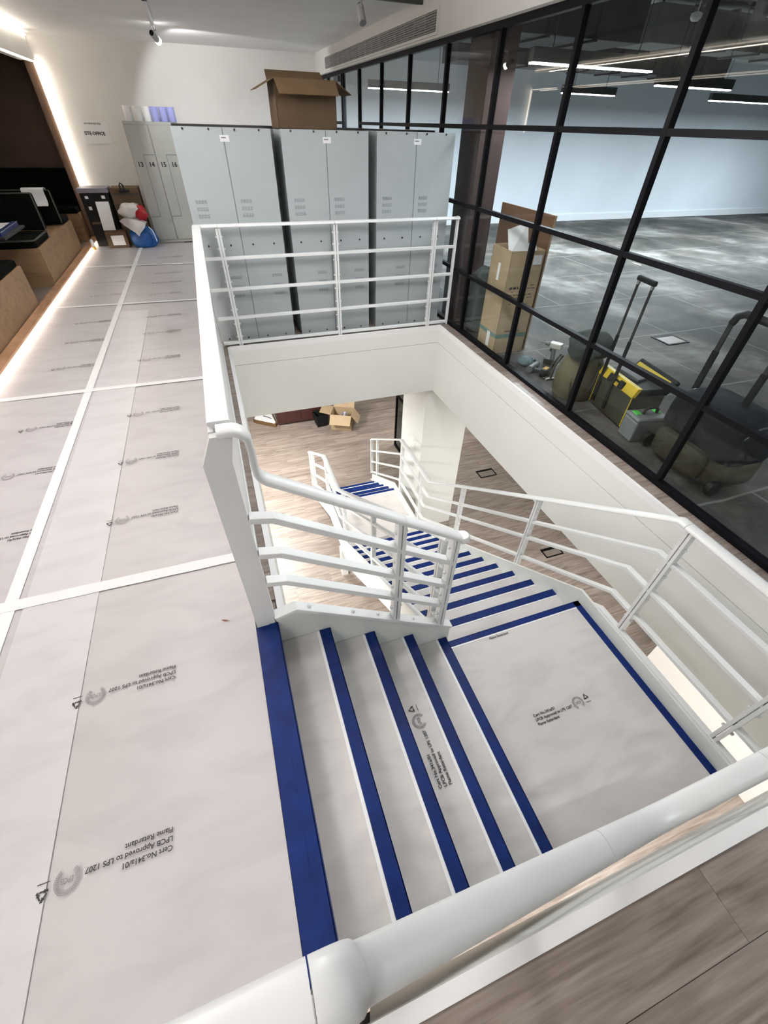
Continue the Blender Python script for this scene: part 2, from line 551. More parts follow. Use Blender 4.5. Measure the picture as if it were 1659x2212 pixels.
# ------------------------------------------------------------------ setting: upper room
fl = struct('floor', 'oak floor around the stairwell opening')
m = MB()
m.box(-5.0, -3.0, -0.2, -0.5, 11.9, 0.0)
m.box(-0.5, -3.0, -0.2, -0.09, 11.1, -0.012)
m.box(-0.09, 1.25, -0.2, OX0 - 0.02, 11.1, -0.012)
m.box(OX0 - 0.02, OY1 + 0.02, -0.2, 2.62, 11.1, -0.012)
m.box(OX1 + 0.02, OY0 - 0.02, -0.2, 2.62, OY1 + 0.02, -0.012)
m.box(OX0 - 0.02, -3.0, -0.2, 2.62, OY0 - 0.02, -0.012)
m.build('subfloor', 'oak_base', fl)


def plank_mesh(l, w):
    b = MB().box(0, 0.0008, -0.012, l - 0.0012, w - 0.0008, 0)
    return b.mesh('plank')


PM = {}


def plank(parent, x, y, l, w, z=0.0):
    key = (round(l, 3), round(w, 3))
    if key not in PM:
        PM[key] = plank_mesh(l, w)
        PM[key].materials.append(MATS['oak_floor'])
    return place('plank', PM[key], None, parent, (x, y, z))


W = 0.19
for k in range(8):                                   # wooden floor on the near side
    y = -0.153 - (k + 1) * W
    xs = [-0.5, -0.5 + 0.35 + (k * 0.53) % 1.2]
    while xs[-1] + 1.25 < 2.56:
        xs.append(xs[-1] + 1.25)
    xs.append(2.56)
    for a, b in zip(xs[:-1], xs[1:]):
        if b - a > 0.02:
            plank(fl, a, y, b - a, W)
for k in range(27):                                  # strip along the glass and strip under the balustrade
    y = -0.153 + k * W
    w = min(W, OY1 + 0.02 - y)
    if w < 0.02: continue
    plank(fl, OX1 + 0.02, y, 2.56 - OX1 - 0.02, w)
    if y > 1.2: plank(fl, -0.5, y, 0.5 + OX0 - 0.034, w)
for k in range(3):
    y = OY1 + 0.02 + k * W
    plank(fl, -0.5, y, 1.4, W); plank(fl, 0.9, y, 1.66, W)

# white lining of the opening: trims and fascia boards
for n, (x0, y0, x1, y1, lab) in enumerate([
        (OX0 - 0.015, OY0 - 0.043, OX1, OY0, 'white edge trim of the stairwell beside the wooden floor'),
        (OX1, OY0 - 0.043, OX1 + 0.02, OY1 + 0.02, 'white edge trim of the stairwell along the glass wall'),
        (OX0 - 0.015, OY1, OX1, OY1 + 0.02, 'white edge trim of the stairwell below the lockers'),
        (OX0 - 0.034, 1.25, OX0, OY1, 'white edge trim of the stairwell below the long balustrade')]):
    smesh('trim_%d' % (n + 1), MB().box(x0, y0, -0.05, x1, y1, 0.006), 'edge_white', lab)


def fascia(name, axis, pos, thick, a, b, label):
    t = struct(name, label)
    for z0, z1 in ((-0.2, -0.05), (SOF, -0.204)):
        mb = MB()
        if axis == 'x': mb.box(pos, a, z0, pos + thick, b, z1)
        else: mb.box(a, pos, z0, b, pos + thick, z1)
        mb.build('fascia_board', 'fascia_white', t)
    mb = MB()
    q = 0.004 if thick > 0 else -0.004
    if axis == 'x': mb.box(pos + q, a, -0.21, pos + thick, b, -0.19)
    else: mb.box(a, pos + q, -0.21, b, pos + thick, -0.19)
    mb.build('joint', 'dark_line', t)
    return t


fascia('wall_stairwell_right', 'x', OX1, 0.02, OY0 - 0.02, OY1 + 0.02, 'long white fascia of the stairwell under the glass wall')
fascia('wall_stairwell_back', 'y', OY1, 0.02, OX0, OX1, 'white fascia of the stairwell under the lockers')
fascia('wall_stairwell_left', 'x', OX0, -0.02, 1.25, OY1 + 0.02, 'white fascia of the stairwell under the long balustrade')
fascia('wall_stairwell_front', 'y', OY0, -0.02, OX0, OX1, 'white fascia of the stairwell under the wooden floor')

# walls and ceilings
smesh('wall_back', MB().box(-2.08, 11.1, 0, 2.62, 11.25, CEI + 0.1), 'wall_white', 'white back wall behind the lockers')
smesh('wall_alcove', MB().box(-5.0, 11.75, 0, -2.08, 11.9, CEI), 'panel_brown', 'dark brown panelled end wall of the seating alcove')
smesh('wall_left', MB().box(-5.15, -3.0, 0, -5.0, 11.9, CEI), 'panel_brown', 'dark brown wall of the seating alcove')
smesh('wall_front', MB().box(-5.0, -3.15, FZ, 18.0, -3.0, 3.3), 'wall_white', 'white wall closing the room past the wooden floor')
smesh('ceiling', MB().box(-5.0, -3.0, CEI, 2.62, 11.9, CEI + 0.15), 'ceiling_white', 'off-white plaster ceiling')
smesh('trim_5', MB().box(2.5, -3.0, 2.43, 2.66, 11.1, CEI), 'wall_white', 'white bulkhead above the glass wall holding the air grille')
smesh('trim_6', MB().box(-2.26, -3.0, 2.42, -2.06, 11.1, CEI), 'wall_white', 'white bulkhead over the edge of the seating alcove')
smesh('baseboard_left', MB().box(-2.20, -3.0, 0.0, -2.135, 11.1, 0.03).box(-2.20, -3.0, 0.03, -2.09, 11.1, 0.05), 'edge_wood', 'timber edging along the seating alcove')

# glass wall: steel frame with panes
gw = struct('wall_right', 'black-framed glass wall between the stairwell and the concrete room')
GX = 2.585
MY = [-2.5, -1.5, -0.5, 0.5, 1.51, 2.51, 3.51, 4.52, 5.53, 6.53, 7.53, 8.55]
TZ = [0.0, 0.6, 1.2, 1.8, 2.41]
mul = {}
for i, y in enumerate(MY):
    w = 0.036 if i < len(MY) - 1 else 0.06
    MB().box(GX - 0.02, y - w / 2, 0.02, GX + 0.025, y + w / 2, 2.43).build('mullion', 'black_metal', gw)
for z in TZ[1:4]:
    for y0, y1 in zip(MY[:-1], MY[1:]):
        MB().box(GX - 0.018, y0 + 0.018, z - 0.017, GX + 0.022, y1 - 0.018, z + 0.017).build('transom', 'black_metal', gw)
MB().box(GX - 0.024, -3.0, 0.0, GX + 0.03, 8.57, 0.036).build('sill_channel', 'black_metal', gw)
MB().box(GX - 0.022, -3.0, 2.385, GX + 0.03, 11.1, 2.43).build('head_channel', 'black_metal', gw)
pmesh = {}
for y0, y1 in zip(MY[:-1], MY[1:]):
    for z0, z1 in zip(TZ[:-1], TZ[1:]):
        key = (round(y1 - y0, 2), round(z1 - z0, 2))
        if key not in pmesh:
            pmesh[key] = MB().box(-0.004, 0.008, 0.008, 0.004, key[0] - 0.008, key[1] - 0.008).mesh('pane')
            pmesh[key].materials.append(MATS['glass_clear'])
        place('pane', pmesh[key], None, gw, (GX + 0.004, y0, z0))

# glass door at the far end of the glass wall
dr = struct('door_1', 'black-framed glass door at the end of the glass wall')
for y in (9.44, 9.53, 10.45):
    MB().box(GX - 0.02, y - 0.025, 0, GX + 0.03, y + 0.025, 2.385).build('door_stile', 'black_metal', dr)
MB().box(GX - 0.015, 9.55, 0.0, GX + 0.025, 10.43, 0.08).build('door_rail', 'black_metal', dr)
MB().box(GX - 0.015, 9.55, 1.78, GX + 0.025, 10.43, 1.82).build('door_rail', 'black_metal', dr)
MB().box(GX - 0.004, 9.55, 0.08, GX + 0.004, 10.43, 2.385).build('pane', 'glass_clear', dr)
MB().box(GX - 0.004, 8.58, 0.0, GX + 0.004, 9.42, 2.385).build('pane', 'glass_clear', dr)
MB().box(GX - 0.05, 9.6, 2.30, GX - 0.015, 9.9, 2.37).build('door_closer', 'lamp_body', dr)

# ------------------------------------------------------------------ setting: the concrete room beyond the glass
smesh('floor_concrete', MB().box(2.62, -3.0, -0.2, 18.0, 11.2, -0.004), 'concrete', 'bare mottled concrete floor beyond the glass')
smesh('wall_far', MB().box(2.62, 11.2, 0, 18.0, 11.35, 3.3), 'wall_blue', 'pale blue-white wall beyond the concrete floor')
smesh('wall_side', MB().box(18.0, -3.0, 0, 18.15, 11.35, 3.3), 'wall_blue', 'pale blue-white side wall of the concrete room')
smesh('ceiling_far', MB().box(2.62, -3.0, 3.05, 18.0, 11.2, 3.25), 'slab_grey', 'bare grey ceiling slab of the concrete room')
smesh('baseboard_far', MB().box(2.62, 11.17, 0, 18.0, 11.2, 0.14), 'skirting_white', 'pale skirting board of the concrete room')
smesh('column_brown', MB().box(2.68, 4.84, 0, 2.95, 5.25, 3.05), 'column_brown', 'dark brown boxed column behind the glass')

# ------------------------------------------------------------------ setting: lower floor
lf = struct('floor_lower', 'pale oak plank floor of the storey below')
MB().box(-4.0, -3.0, FZ - 0.15, 9.0, 13.0, FZ - 0.012).build('subfloor', 'oak_base', lf)
MB().box(-4.0, -3.0, FZ - 0.012, -0.2, 13.0, FZ - 0.002).build('floor_field', 'oak_base', lf)
MB().box(6.4, -3.0, FZ - 0.012, 9.0, 13.0, FZ - 0.002).build('floor_field', 'oak_base', lf)
MB().box(-0.2, -3.0, FZ - 0.012, 6.4, 0.9, FZ - 0.002).build('floor_field', 'oak_base', lf)
MB().box(-0.2, 11.16, FZ - 0.012, 6.4, 13.0, FZ - 0.002).build('floor_field', 'oak_base', lf)
for k in range(54):
    y = 0.9 + k * W
    xs = [-0.2, -0.2 + 0.30 + (k * 0.57) % 1.3]
    while xs[-1] + 1.35 < 6.4: xs.append(xs[-1] + 1.35)
    xs.append(6.4)
    for a, b in zip(xs[:-1], xs[1:]):
        if b - a > 0.03: plank(lf, a, y, b - a, W, FZ)

m = MB()
m.box(-4.0, -3.0, SOF, OX0 - 0.02, 13.0, SOF + 0.02)
m.box(OX0 - 0.02, OY1 + 0.02, SOF, 9.0, 13.0, SOF + 0.02)
m.box(OX1 + 0.02, -3.0, SOF, 9.0, OY1 + 0.02, SOF + 0.02)
m.box(OX0 - 0.02, -3.0, SOF, OX1 + 0.02, OY0 - 0.02, SOF + 0.02)
smesh('ceiling_lower', m, 'wall_white', 'white ceiling of the storey below')
smesh('wall_lower_right', MB().box(4.24, -3.0, FZ, 4.4, 1.39, SOF), 'wall_white', 'white wall on the storey below beside the landing')
smesh('wall_lower_side', MB().box(9.0, -3.0, FZ, 9.15, 13.0, SOF), 'wall_white', 'white side wall of the storey below')
smesh('wall_lower_left', MB().box(-4.15, -3.0, FZ, -4.0, 13.0, SOF), 'wall_white', 'white wall of the storey below under the alcove')
smesh('wall_lower_back', MB().box(-4.0, 13.0, FZ, 9.0, 13.15, SOF), 'wall_white', 'white back wall of the storey below')
smesh('column_white', MB().box(2.375, 4.84, FZ, 3.09, 5.65, SOF), 'fascia_white', 'broad white column beside the lower stair flight')

lg = struct('window_1', 'black-framed glass screen on the storey below past the white column')
MB().box(2.98, 7.46, FZ, 3.02, 7.5, SOF).build('mullion', 'black_metal', lg)
MB().box(2.98, 5.65, FZ, 3.02, 7.46, FZ + 0.05).build('sill_channel', 'black_metal', lg)
MB().box(2.98, 5.65, -2.36, 3.02, 7.46, -2.32).build('transom', 'black_metal', lg)
MB().box(2.996, 5.65, FZ + 0.05, 3.004, 7.46, -2.36).build('pane', 'glass_dark', lg)
MB().box(2.996, 5.65, -2.32, 3.004, 7.46, SOF).build('pane', 'glass_dark', lg)

# ------------------------------------------------------------------ printed marks
def flat_arc(b, c, r0, r1, a0, a1, n=24):
    vs = []; fs = []
    for i in range(n + 1):
        a = a0 + (a1 - a0) * i / n
        vs += [(c[0] + r0 * math.cos(a), c[1] + r0 * math.sin(a), 0), (c[0] + r1 * math.cos(a), c[1] + r1 * math.sin(a), 0)]
    for i in range(n):
        fs.append((2 * i, 2 * i + 1, 2 * i + 3, 2 * i + 2))
    b.add(vs, fs)


def line_mesh(s, y):
    vs, fs = text_mesh(s, 0.0225, 'LEFT', 0.00045)
    b = MB(); b.add([(p[0], p[1] + y, 0) for p in vs], fs)
    me = b.mesh('printed_line'); me.materials.append(MATS['print_black'])
    return me, max(p[0] for p in vs)


LINES = [line_mesh('Cert No.341a/01', 0.026), line_mesh('LPCB Approved to LPS 1207', 0.0), line_mesh('Flame Retardant', -0.026)]
lx = LINES[1][1]
# horseshoe badge, opening downwards
C0 = (lx + 0.050, 0.012)
g = MB()
A0, A1 = -0.95, PI + 0.95
flat_arc(g, C0, 0.0360, 0.0378, A0, A1)
flat_arc(g, C0, 0.0250, 0.0264, A0, A1)
for k in range(34):
    a = A0 + 0.03 + (A1 - A0 - 0.1) * k / 33
    flat_arc(g, C0, 0.0278, 0.0348, a, a + 0.085, 2)
vs, fs = text_mesh('LPCB', 0.0185, 'CENTER', 0.0004)
g.add([(p[0] * 0.88 + C0[0], p[1] * 1.2 + C0[1] - 0.007, 0) for p in vs], fs)
ME_G = g.mesh('printed_badge'); ME_G.materials.append(MATS['print_grey'])
# recycling triangle: three folded arrows chasing round, with a small caption rule
C1 = (lx + 0.117, 0.030)
g = MB()
RT = 0.0225                                   # triangle circumradius
for k in range(3):
    g.m = Matrix.Translation((C1[0], C1[1] - 0.002, 0)) @ Matrix.Rotation(-k * 2 * PI / 3, 4, 'Z')
    A = Vector((-RT * 0.866, -RT * 0.5, 0)); B = Vector((0, RT, 0)); D = (B - A).normalized(); Np = Vector((-D.y, D.x, 0)); Ls = (B - A).length
    def pt(t, n): return A + D * (Ls * t) + Np * n
    g.add([pt(0.22, -0.0042), pt(0.30, 0.0), pt(0.66, 0.0), pt(0.66, -0.0042)], [(0, 1, 2, 3)])
    g.add([pt(0.62, 0.0035), pt(0.90, -0.0030), pt(0.60, -0.0085)], [(0, 1, 2)])
    g.add([pt(0.02, -0.0055), pt(0.10, 0.0), pt(0.22, 0.0), pt(0.14, -0.0075)], [(0, 1, 2, 3)])
g.m = Matrix.Identity(4)
g.add([(C1[0] - 0.018, -0.0035, 0), (C1[0] + 0.018, -0.0035, 0), (C1[0] + 0.018, -0.0010, 0), (C1[0] - 0.018, -0.0010, 0)], [(0, 1, 2, 3)])
ME_R = g.mesh('recycling_symbol'); ME_R.materials.append(MATS['print_black'])


def put_print(parent, x, y, z, rz, s=1.0):
    for nm_, me in [('printed_line', l[0]) for l in LINES] + [('printed_badge', ME_G), ('recycling_symbol', ME_R)]:
        place(nm_, me, None, parent, (x, y, z), (0, 0, rz), (s, s, s))


# ------------------------------------------------------------------ protective film and tape on the upper floor
def film_sheet(name, x0, x1, y0, y1, z, mat, label, amp=0.0007):
    nx = max(2, int((x1 - x0) / 0.12)); ny = int((y1 - y0) / 0.12)
    vs = []; fs = []
    rr = random.Random(x0)
    ph = [rr.uniform(0, 6) for _ in range(6)]
    for side in (0, 1):
        for j in range(ny + 1):
            for i in range(nx + 1):
                x = x0 + (x1 - x0) * i / nx; y = y0 + (y1 - y0) * j / ny
                w = amp * (math.sin(3.1 * y + ph[0] + 1.3 * x) + math.sin(7.3 * y - 2.2 * x + ph[1]) * 0.6 + math.sin(5.1 * x + ph[2]) * 0.5)
                if i in (0, nx) or j in (0, ny): w *= 0.3
                vs.append((x, y, z + (w if side else 0) * 1.0 + (0.0028 if side else -0.0004)))
    n = (nx + 1) * (ny + 1)
    for side in (0, 1):
        for j in range(ny):
            for i in range(nx):
                a = side * n + j * (nx + 1) + i
                q = (a, a + 1, a + nx + 2, a + nx + 1)
                fs.append(q if side else q[::-1])
    for j in range(ny):
        for i in (0, nx):
            a = j * (nx + 1) + i
            fs.append((a, a + nx + 1, n + a + nx + 1, n + a))
    for i in range(nx):
        for j in (0, ny):
            a = j * (nx + 1) + i
            fs.append((a, a + 1, n + a + 1, n + a))
    mb = MB(); mb.add(vs, fs)
    o = mb.build(name, mat, org=(x0, y0, z), smooth=40)
    return tag(o, label, 'floor film')


f1 = film_sheet('protective_film', -1.30, -0.186, -2.4, 10.35, 0.001, 'film', 'milky printed protective film sheet lying beside the blue nosing strip')
f2 = film_sheet('protective_film', -2.085, -1.302, -2.4, 10.35, 0.001, 'film', 'milky printed protective film sheet lying along the seating alcove')
f3 = film_sheet('protective_film', -1.255, -0.92, -2.4, 6.3, 0.0060, 'film_double', 'narrow whiter second layer of film along the long tape', 0.0004)
for y in (0.50, 1.12, 2.24, 2.875, 3.56, 4.69, 5.44, 6.02, 6.62 + 0.35, 7.55, 8.1, 9.2):
    put_print(f1, -0.545, y, 0.0115, PI)
for y in (2.28, 2.93, 3.555, 4.70, 5.385, 6.0, 7.1, 7.75, 8.6):
    put_print(f2, -1.305, y, 0.0075, PI)


def tape(name, x0, y0, x1, y1, w, z, label, mat='tape_white', cat='tape', grp=None):
    a = Vector((x0, y0, 0)); b = Vector((x1, y1, 0)); d = (b - a).normalized(); s = Vector((-d.y, d.x, 0)) * w / 2
    mb = MB(); n = 24
    rows = []
    for i in range(n + 1):
        p = a.lerp(b, i / n); j = s * (1 + 0.03 * math.sin(i * 1.7 + x0))
        rows.append([(p.x - j.x, p.y - j.y, z), (p.x + j.x, p.y + j.y, z), (p.x + j.x, p.y + j.y, z + 0.0012), (p.x - j.x, p.y - j.y, z + 0.0012)])
    mb.rings([[Vector(q) for q in r] for r in rows])
    o = mb.build(name, mat, org=(x0, y0, z))
    return tag(o, label, cat, grp)


tape('floor_tape', -1.345, -2.0, -1.262, 10.2, 0.062, 0.0085, 'long white tape strip covering the seam between the film sheets')
tape('floor_tape', -2.0, 1.735, -0.186, 1.715, 0.066, 0.0105, 'wide white tape strip crossing the film near the stair newel')
tape('floor_tape', -2.05, 4.125, -0.186, 4.09, 0.062, 0.0105, 'white tape strip crossing the film halfway along the long balustrade')
tape('floor_tape', -2.05, 6.66, -0.186, 6.57, 0.055, 0.0105, 'white tape strip crossing the film between the two upholstered benches')
tape('floor_tape', -2.0, 8.75, -0.186, 8.62, 0.05, 0.0105, 'white tape strip crossing the film closest to the numbered lockers')
lf_ = MB(); lf_.add([(-0.342, 1.325, 0.006), (-0.318, 1.318, 0.006), (-0.302, 1.306, 0.0105), (-0.326, 1.311, 0.009), (-0.33, 1.318, 0.012)], [(0, 1, 4), (1, 2, 4), (2, 3, 4), (3, 0, 4), (0, 3, 2, 1)])
tag(lf_.build('dry_leaf', 'leaf_rust', org=(-0.32, 1.315, 0.006)), 'tiny rust-coloured dry leaf scrap on the film', 'leaf')

# ------------------------------------------------------------------ staircase
R1, G1 = 0.166, 0.248
XF = [-0.082 + G1 * k for k in range(5)]        # nosings of the first flight
ZL = -5 * R1                                    # first landing
R2, G2 = 0.161, 0.2395
YF = [1.26 + G2 * k for k in range(12)]
ZM = ZL - 12 * R2                               # second landing
R3_, G3 = (ZM - FZ) / 5, 0.265
Y3 = 5.12
SX0, SX1 = 0.93, 2.065                          # flights two and three
SY0, SY1 = 0.035, 1.222                         # flight one
st = thing('staircase', 'white steel staircase with film-covered treads and blue nosing strips', 'staircase', (1.5, 2.5, FZ))


def tread(x0, y0, x1, y1, z, front, sw=0.055, name='tread', strip=True):
    """front: '+x' or '+y' side carries the nosing strip"""
    t = MB().box(x0, y0, z - 0.045, x1, y1, z).build(name, 'film_tread', st, bevel=0.004)
    if strip:
        if front == '+x':
            s = MB().box(x1 - sw, y0 + 0.002, z - 0.001, x1 + 0.002, y1 - 0.002, z + 0.004).box(x1 - 0.001, y0 + 0.002, z - 0.02, x1 + 0.003, y1 - 0.002, z + 0.004)
            e = MB().box(x1 - sw - 0.016, y0 + 0.002, z, x1 - sw - 0.001, y1 - 0.002, z + 0.002)
        else:
            s = MB().box(x0 + 0.002, y1 - sw, z - 0.001, x1 - 0.002, y1 + 0.002, z + 0.004).box(x0 + 0.002, y1 - 0.001, z - 0.02, x1 - 0.002, y1 + 0.003, z + 0.004)
            e = MB().box(x0 + 0.002, y1 - sw - 0.012, z, x1 - 0.002, y1 - sw - 0.001, z + 0.002)
        s.build('nosing_strip', 'blue_tape', t)
        e.build('film_edge', 'tape_white', t)
    return t


# upper floor nosing
MB().box(-0.184, SY0 - 0.03, 0.0, -0.122, SY1 + 0.0, 0.008).box(-0.122, SY0 - 0.03, 0.0, -0.082, SY1, 0.012).box(-0.0845, SY0 - 0.03, -0.05, -0.080, SY1, 0.012).build('floor_nosing_strip', 'blue_tape', st)
for k in range(1, 5):
    t = tread(XF[k - 1] - 0.02, SY0, XF[k], SY1, -R1 * k, '+x')
    if k == 3: tr3 = t
    MB().box(XF[k] - 0.03, SY0 + 0.005, -R1 * (k + 1), XF[k] - 0.02, SY1 - 0.005, -R1 * k - 0.045).build('riser', 'steel_white', st)
MB().box(XF[0] - 0.03, SY0, -R1, XF[0] - 0.01, SY1, -0.05).build('riser', 'steel_white', st)
land = tread(XF[4] - 0.02, SY0, SX1, YF[0], ZL, '+y', 0.04, 'landing')
MB().box(SX1 - 0.05, SY0, ZL, SX1 - 0.002, YF[0], ZL + 0.004).build('edge_strip', 'blue_tape', land)
MB().box(XF[4] - 0.02, SY0, ZL - 0.22, SX1, YF[0] - 0.03, ZL - 0.046).build('landing_frame', 'steel_white', st)
for k in range(1, 12):
    tread(SX0, YF[k - 1] - 0.02, SX1, YF[k], ZL - R2 * k, '+y')
    MB().box(SX0 + 0.005, YF[k] - 0.03, ZL - R2 * (k + 1), SX1 - 0.005, YF[k] - 0.02, ZL - R2 * k - 0.045).build('riser', 'steel_white', st)
mid = tread(SX0, YF[11] - 0.02, SX1, Y3, ZM, '+y', 0.05, 'landing')
MB().box(SX0, YF[11], ZM - 0.2, SX1, Y3 - 0.03, ZM - 0.046).build('landing_frame', 'steel_white', st)
for k in range(1, 5):
    tread(SX0, Y3 + G3 * (k - 1) - 0.02, SX1, Y3 + G3 * k, ZM - R3_ * k, '+y', 0.07 if k % 2 else 0.05)
    MB().box(SX0 + 0.005, Y3 + G3 * k - 0.03, ZM - R3_ * (k + 1), SX1 - 0.005, Y3 + G3 * k - 0.02, ZM - R3_ * k - 0.045).build('riser', 'steel_white', st)
put_print(tr3, 0.518, 0.42, -3 * R1 + 0.0045, PI / 2)
put_print(land, 1.25, 0.61, ZL + 0.0045, 0.0)
put_print(mid, 1.45, 4.05, ZM + 0.0045, 0.0)
vs, fs = text_mesh('Flame Retardant', 0.0225, 'LEFT', 0.0004)
mb = MB(); mb.add([(p[0] + 1.26, p[1] + YF[0] - 0.075, ZL + 0.0045) for p in vs], fs)
mb.build('printed_text', 'print_black', land)

# stringers (plates either side of the flights)
def nos(x):   # first flight nosing line
    return -R1 * (x - XF[0]) / G1


def stringer_x(y0, y1, name='stringer'):
    a, b = XF[0] - 0.01, XF[4] + 0.02
    poly = [(a, 0.05), (0.017, 0.079), (b, nos(b) + 0.12), (b, nos(b) - 0.30), (0.05, nos(0.05) - 0.26), (a, -0.2)]
    MB().prism(poly, 'y', y0, y1).build(name, 'steel_white', st)


stringer_x(SY1, SY1 + 0.016)
stringer_x(SY0 - 0.016, SY0)


def stringer_y(x0, x1):
    def z2(y): return ZL - R2 * (y - YF[0]) / G2
    def z3(y): return ZM - R3_ * (y - Y3) / G3
    ya = YF[0] + 0.02; ye = YF[11] + 0.12; yz = Y3 + 4 * G3 + 0.12
    poly = [(SY0 - 0.016 if x0 > 1.5 else YF[0], ZL + 0.11), (ya, ZL + 0.11), (ye, ZM + 0.12), (Y3, ZM + 0.12), (yz, z3(yz) + 0.16), (yz + 0.03, FZ),
            (yz - 0.22, FZ), (Y3 - 0.1, ZM - 0.24), (ye - 0.16, ZM - 0.24), (ya + 0.1, ZL - 0.30), (SY0 - 0.016 if x0 > 1.5 else YF[0], ZL - 0.30)]
    MB().prism(poly, 'x', x0, x1).build('stringer', 'steel_white', st)


stringer_y(SX0 - 0.018, SX0)
stringer_y(SX1, SX1 + 0.018)
# supports below the middle landing
for x in (SX0 - 0.05, SX1 - 0.05):
    MB().box(x, 4.2, FZ, x + 0.1, 4.3, ZM - 0.2).build('support_leg', 'steel_white', st, bevel=0.004)

# ------------------------------------------------------------------ railings
HW = 0.036
HPROF = [(-HW, -0.007), (-HW * 0.96, 0.001), (-HW * 0.78, 0.0075), (-HW * 0.4, 0.0115), (0, 0.0125), (HW * 0.4, 0.0115), (HW * 0.78, 0.0075), (HW * 0.96, 0.001), (HW, -0.007),
         (HW * 0.93, -0.0115), (HW * 0.7, -0.0125), (-HW * 0.7, -0.0125), (-HW * 0.93, -0.0115)]
BPROF = [(-0.019, -0.013), (0.019, -0.013), (0.019, 0.013), (-0.019, 0.013)]
BOLT = MB().lathe((0, 0, 0), [(0.0, -0.001), (0.009, 0.0), (0.010, 0.006), (0.007, 0.012), (0.0, 0.014)], 8).mesh('bolt', smooth=50)
BOLT.materials.append(MATS['bolt_white'])


def cut(pts, a, b):
    """sub-polyline between arc lengths a and b"""
    pts = [Vector(p) for p in pts]; out = []; s = 0
    for p, q in zip(pts[:-1], pts[1:]):
        l = (q - p).length
        if s + l > a and s < b:
            t0 = max(0, (a - s) / l); t1 = min(1, (b - s) / l)
            A = p.lerp(q, t0); B = p.lerp(q, t1)
            if not out or (out[-1] - A).length > 1e-5: out.append(A)
            out.append(B)
        s += l
    return out


def plen(pts):
    return sum((Vector(q) - Vector(p)).length for p, q in zip(pts[:-1], pts[1:]))


def handrail(t, pts, side, joints=()):
    L = plen(pts); cs = [0] + list(joints) + [L]
    for a, b in zip(cs[:-1], cs[1:]):
        seg = cut(pts, a + (0.0012 if a > 0 else 0), b - (0.0012 if b < L else 0))
        MB().sweep(HPROF, seg, side).build('handrail', 'rail_white', t, smooth=35)


def bar(t, pts, side, prof=BPROF):
    MB().sweep(prof, pts, side).build('bar', 'rail_white', t, bevel=0.003)


def post(t, base, top, along, w=0.045, d=0.019, bolts=(), gap=0.005):
    """two flat plates side by side, faces along the rail direction, joined by bolts"""
    a = Vector(along).normalized(); n = Vector((-a.y, a.x, 0))
    b = Vector(base)
    for s in (-1, 1):
        mb = MB()
        c = b + a * (s * (gap / 2 + d / 2))
        vs = []
        for z in (b.z, top):
            for u, v in ((-d / 2, -w / 2), (d / 2, -w / 2), (d / 2, w / 2), (-d / 2, w / 2)):
                p = c + a * u + n * v; vs.append((p.x, p.y, z))
        mb.add(vs, [(3, 2, 1, 0), (4, 5, 6, 7), (0, 1, 5, 4), (1, 2, 6, 5), (2, 3, 7, 6), (3, 0, 4, 7)])
        mb.build('post', 'rail_white', t, bevel=0.002)
    ang = math.atan2(a.y, a.x)
    for z in bolts:
        for s in (-1, 1):
            p = b + a * (s * (gap / 2 + d))
            place('bolt', BOLT, None, t, (p.x, p.y, z), (0, PI / 2, ang if s > 0 else ang + PI))


# far railing in front of the lockers
ra = thing('railing', 'white steel railing across the far end of the stairwell in front of the lockers', 'railing', (1.2, 4.83, 0), 'stairwell railings')
handrail(ra, [(-0.13, 4.83, 1.085), (2.55, 4.83, 1.085)], (0, -1, 0), (0.21, 1.31, 2.41))
for z in (0.823, 0.552, 0.282, 0.031):
    bar(ra, [(-0.1, 4.83, z), (2.55, 4.83, z)], (0, -1, 0))
for x in (0.08, 1.188, 2.28):
    post(ra, (x, 4.83, 0.0), 1.07, (1, 0, 0), bolts=(0.09, 0.22, 0.36, 0.49, 0.62, 0.76, 0.9, 1.0))
MB().box(2.528, 4.808, 0, 2.548, 4.852, 1.1).build('end_plate', 'rail_white', ra, bevel=0.003)

# long balustrade beside the film
rb = thing('railing', 'long solid white steel balustrade along the film-covered floor, ending at the stair', 'railing', (-0.11, 3.0, 0), 'stairwell railings')
handrail(rb, [(-0.1, 4.792, 1.085), (-0.1, 1.273, 1.085)], (1, 0, 0), (1.0, 2.05, 3.10))
for y0_, y1_ in ((1.253, 2.35), (2.353, 3.55), (3.553, 4.79)):     # solid infill plates below the handrail
    MB().box(-0.136, y0_, 0.0, -0.120, y1_, 1.075).build('infill_plate', 'rail_white', rb)
    MB().box(-0.120, y0_, 0.0, -0.114, y1_, 0.05).build('foot_flat', 'rail_white', rb)
MB().box(-0.178, 1.222, 0.0, -0.086, 1.252, 0.97).add(
    [(-0.178, 1.222, 0.97), (-0.086, 1.222, 0.97), (-0.086, 1.252, 0.97), (-0.178, 1.252, 0.97), (-0.134, 1.222, 1.07), (-0.064, 1.222, 1.07), (-0.064, 1.252, 1.07), (-0.134, 1.252, 1.07)],
    [(0, 1, 5, 4), (1, 2, 6, 5), (2, 3, 7, 6), (3, 0, 4, 7), (4, 5, 6, 7), (3, 2, 1, 0)]).build('newel', 'rail_white', rb)


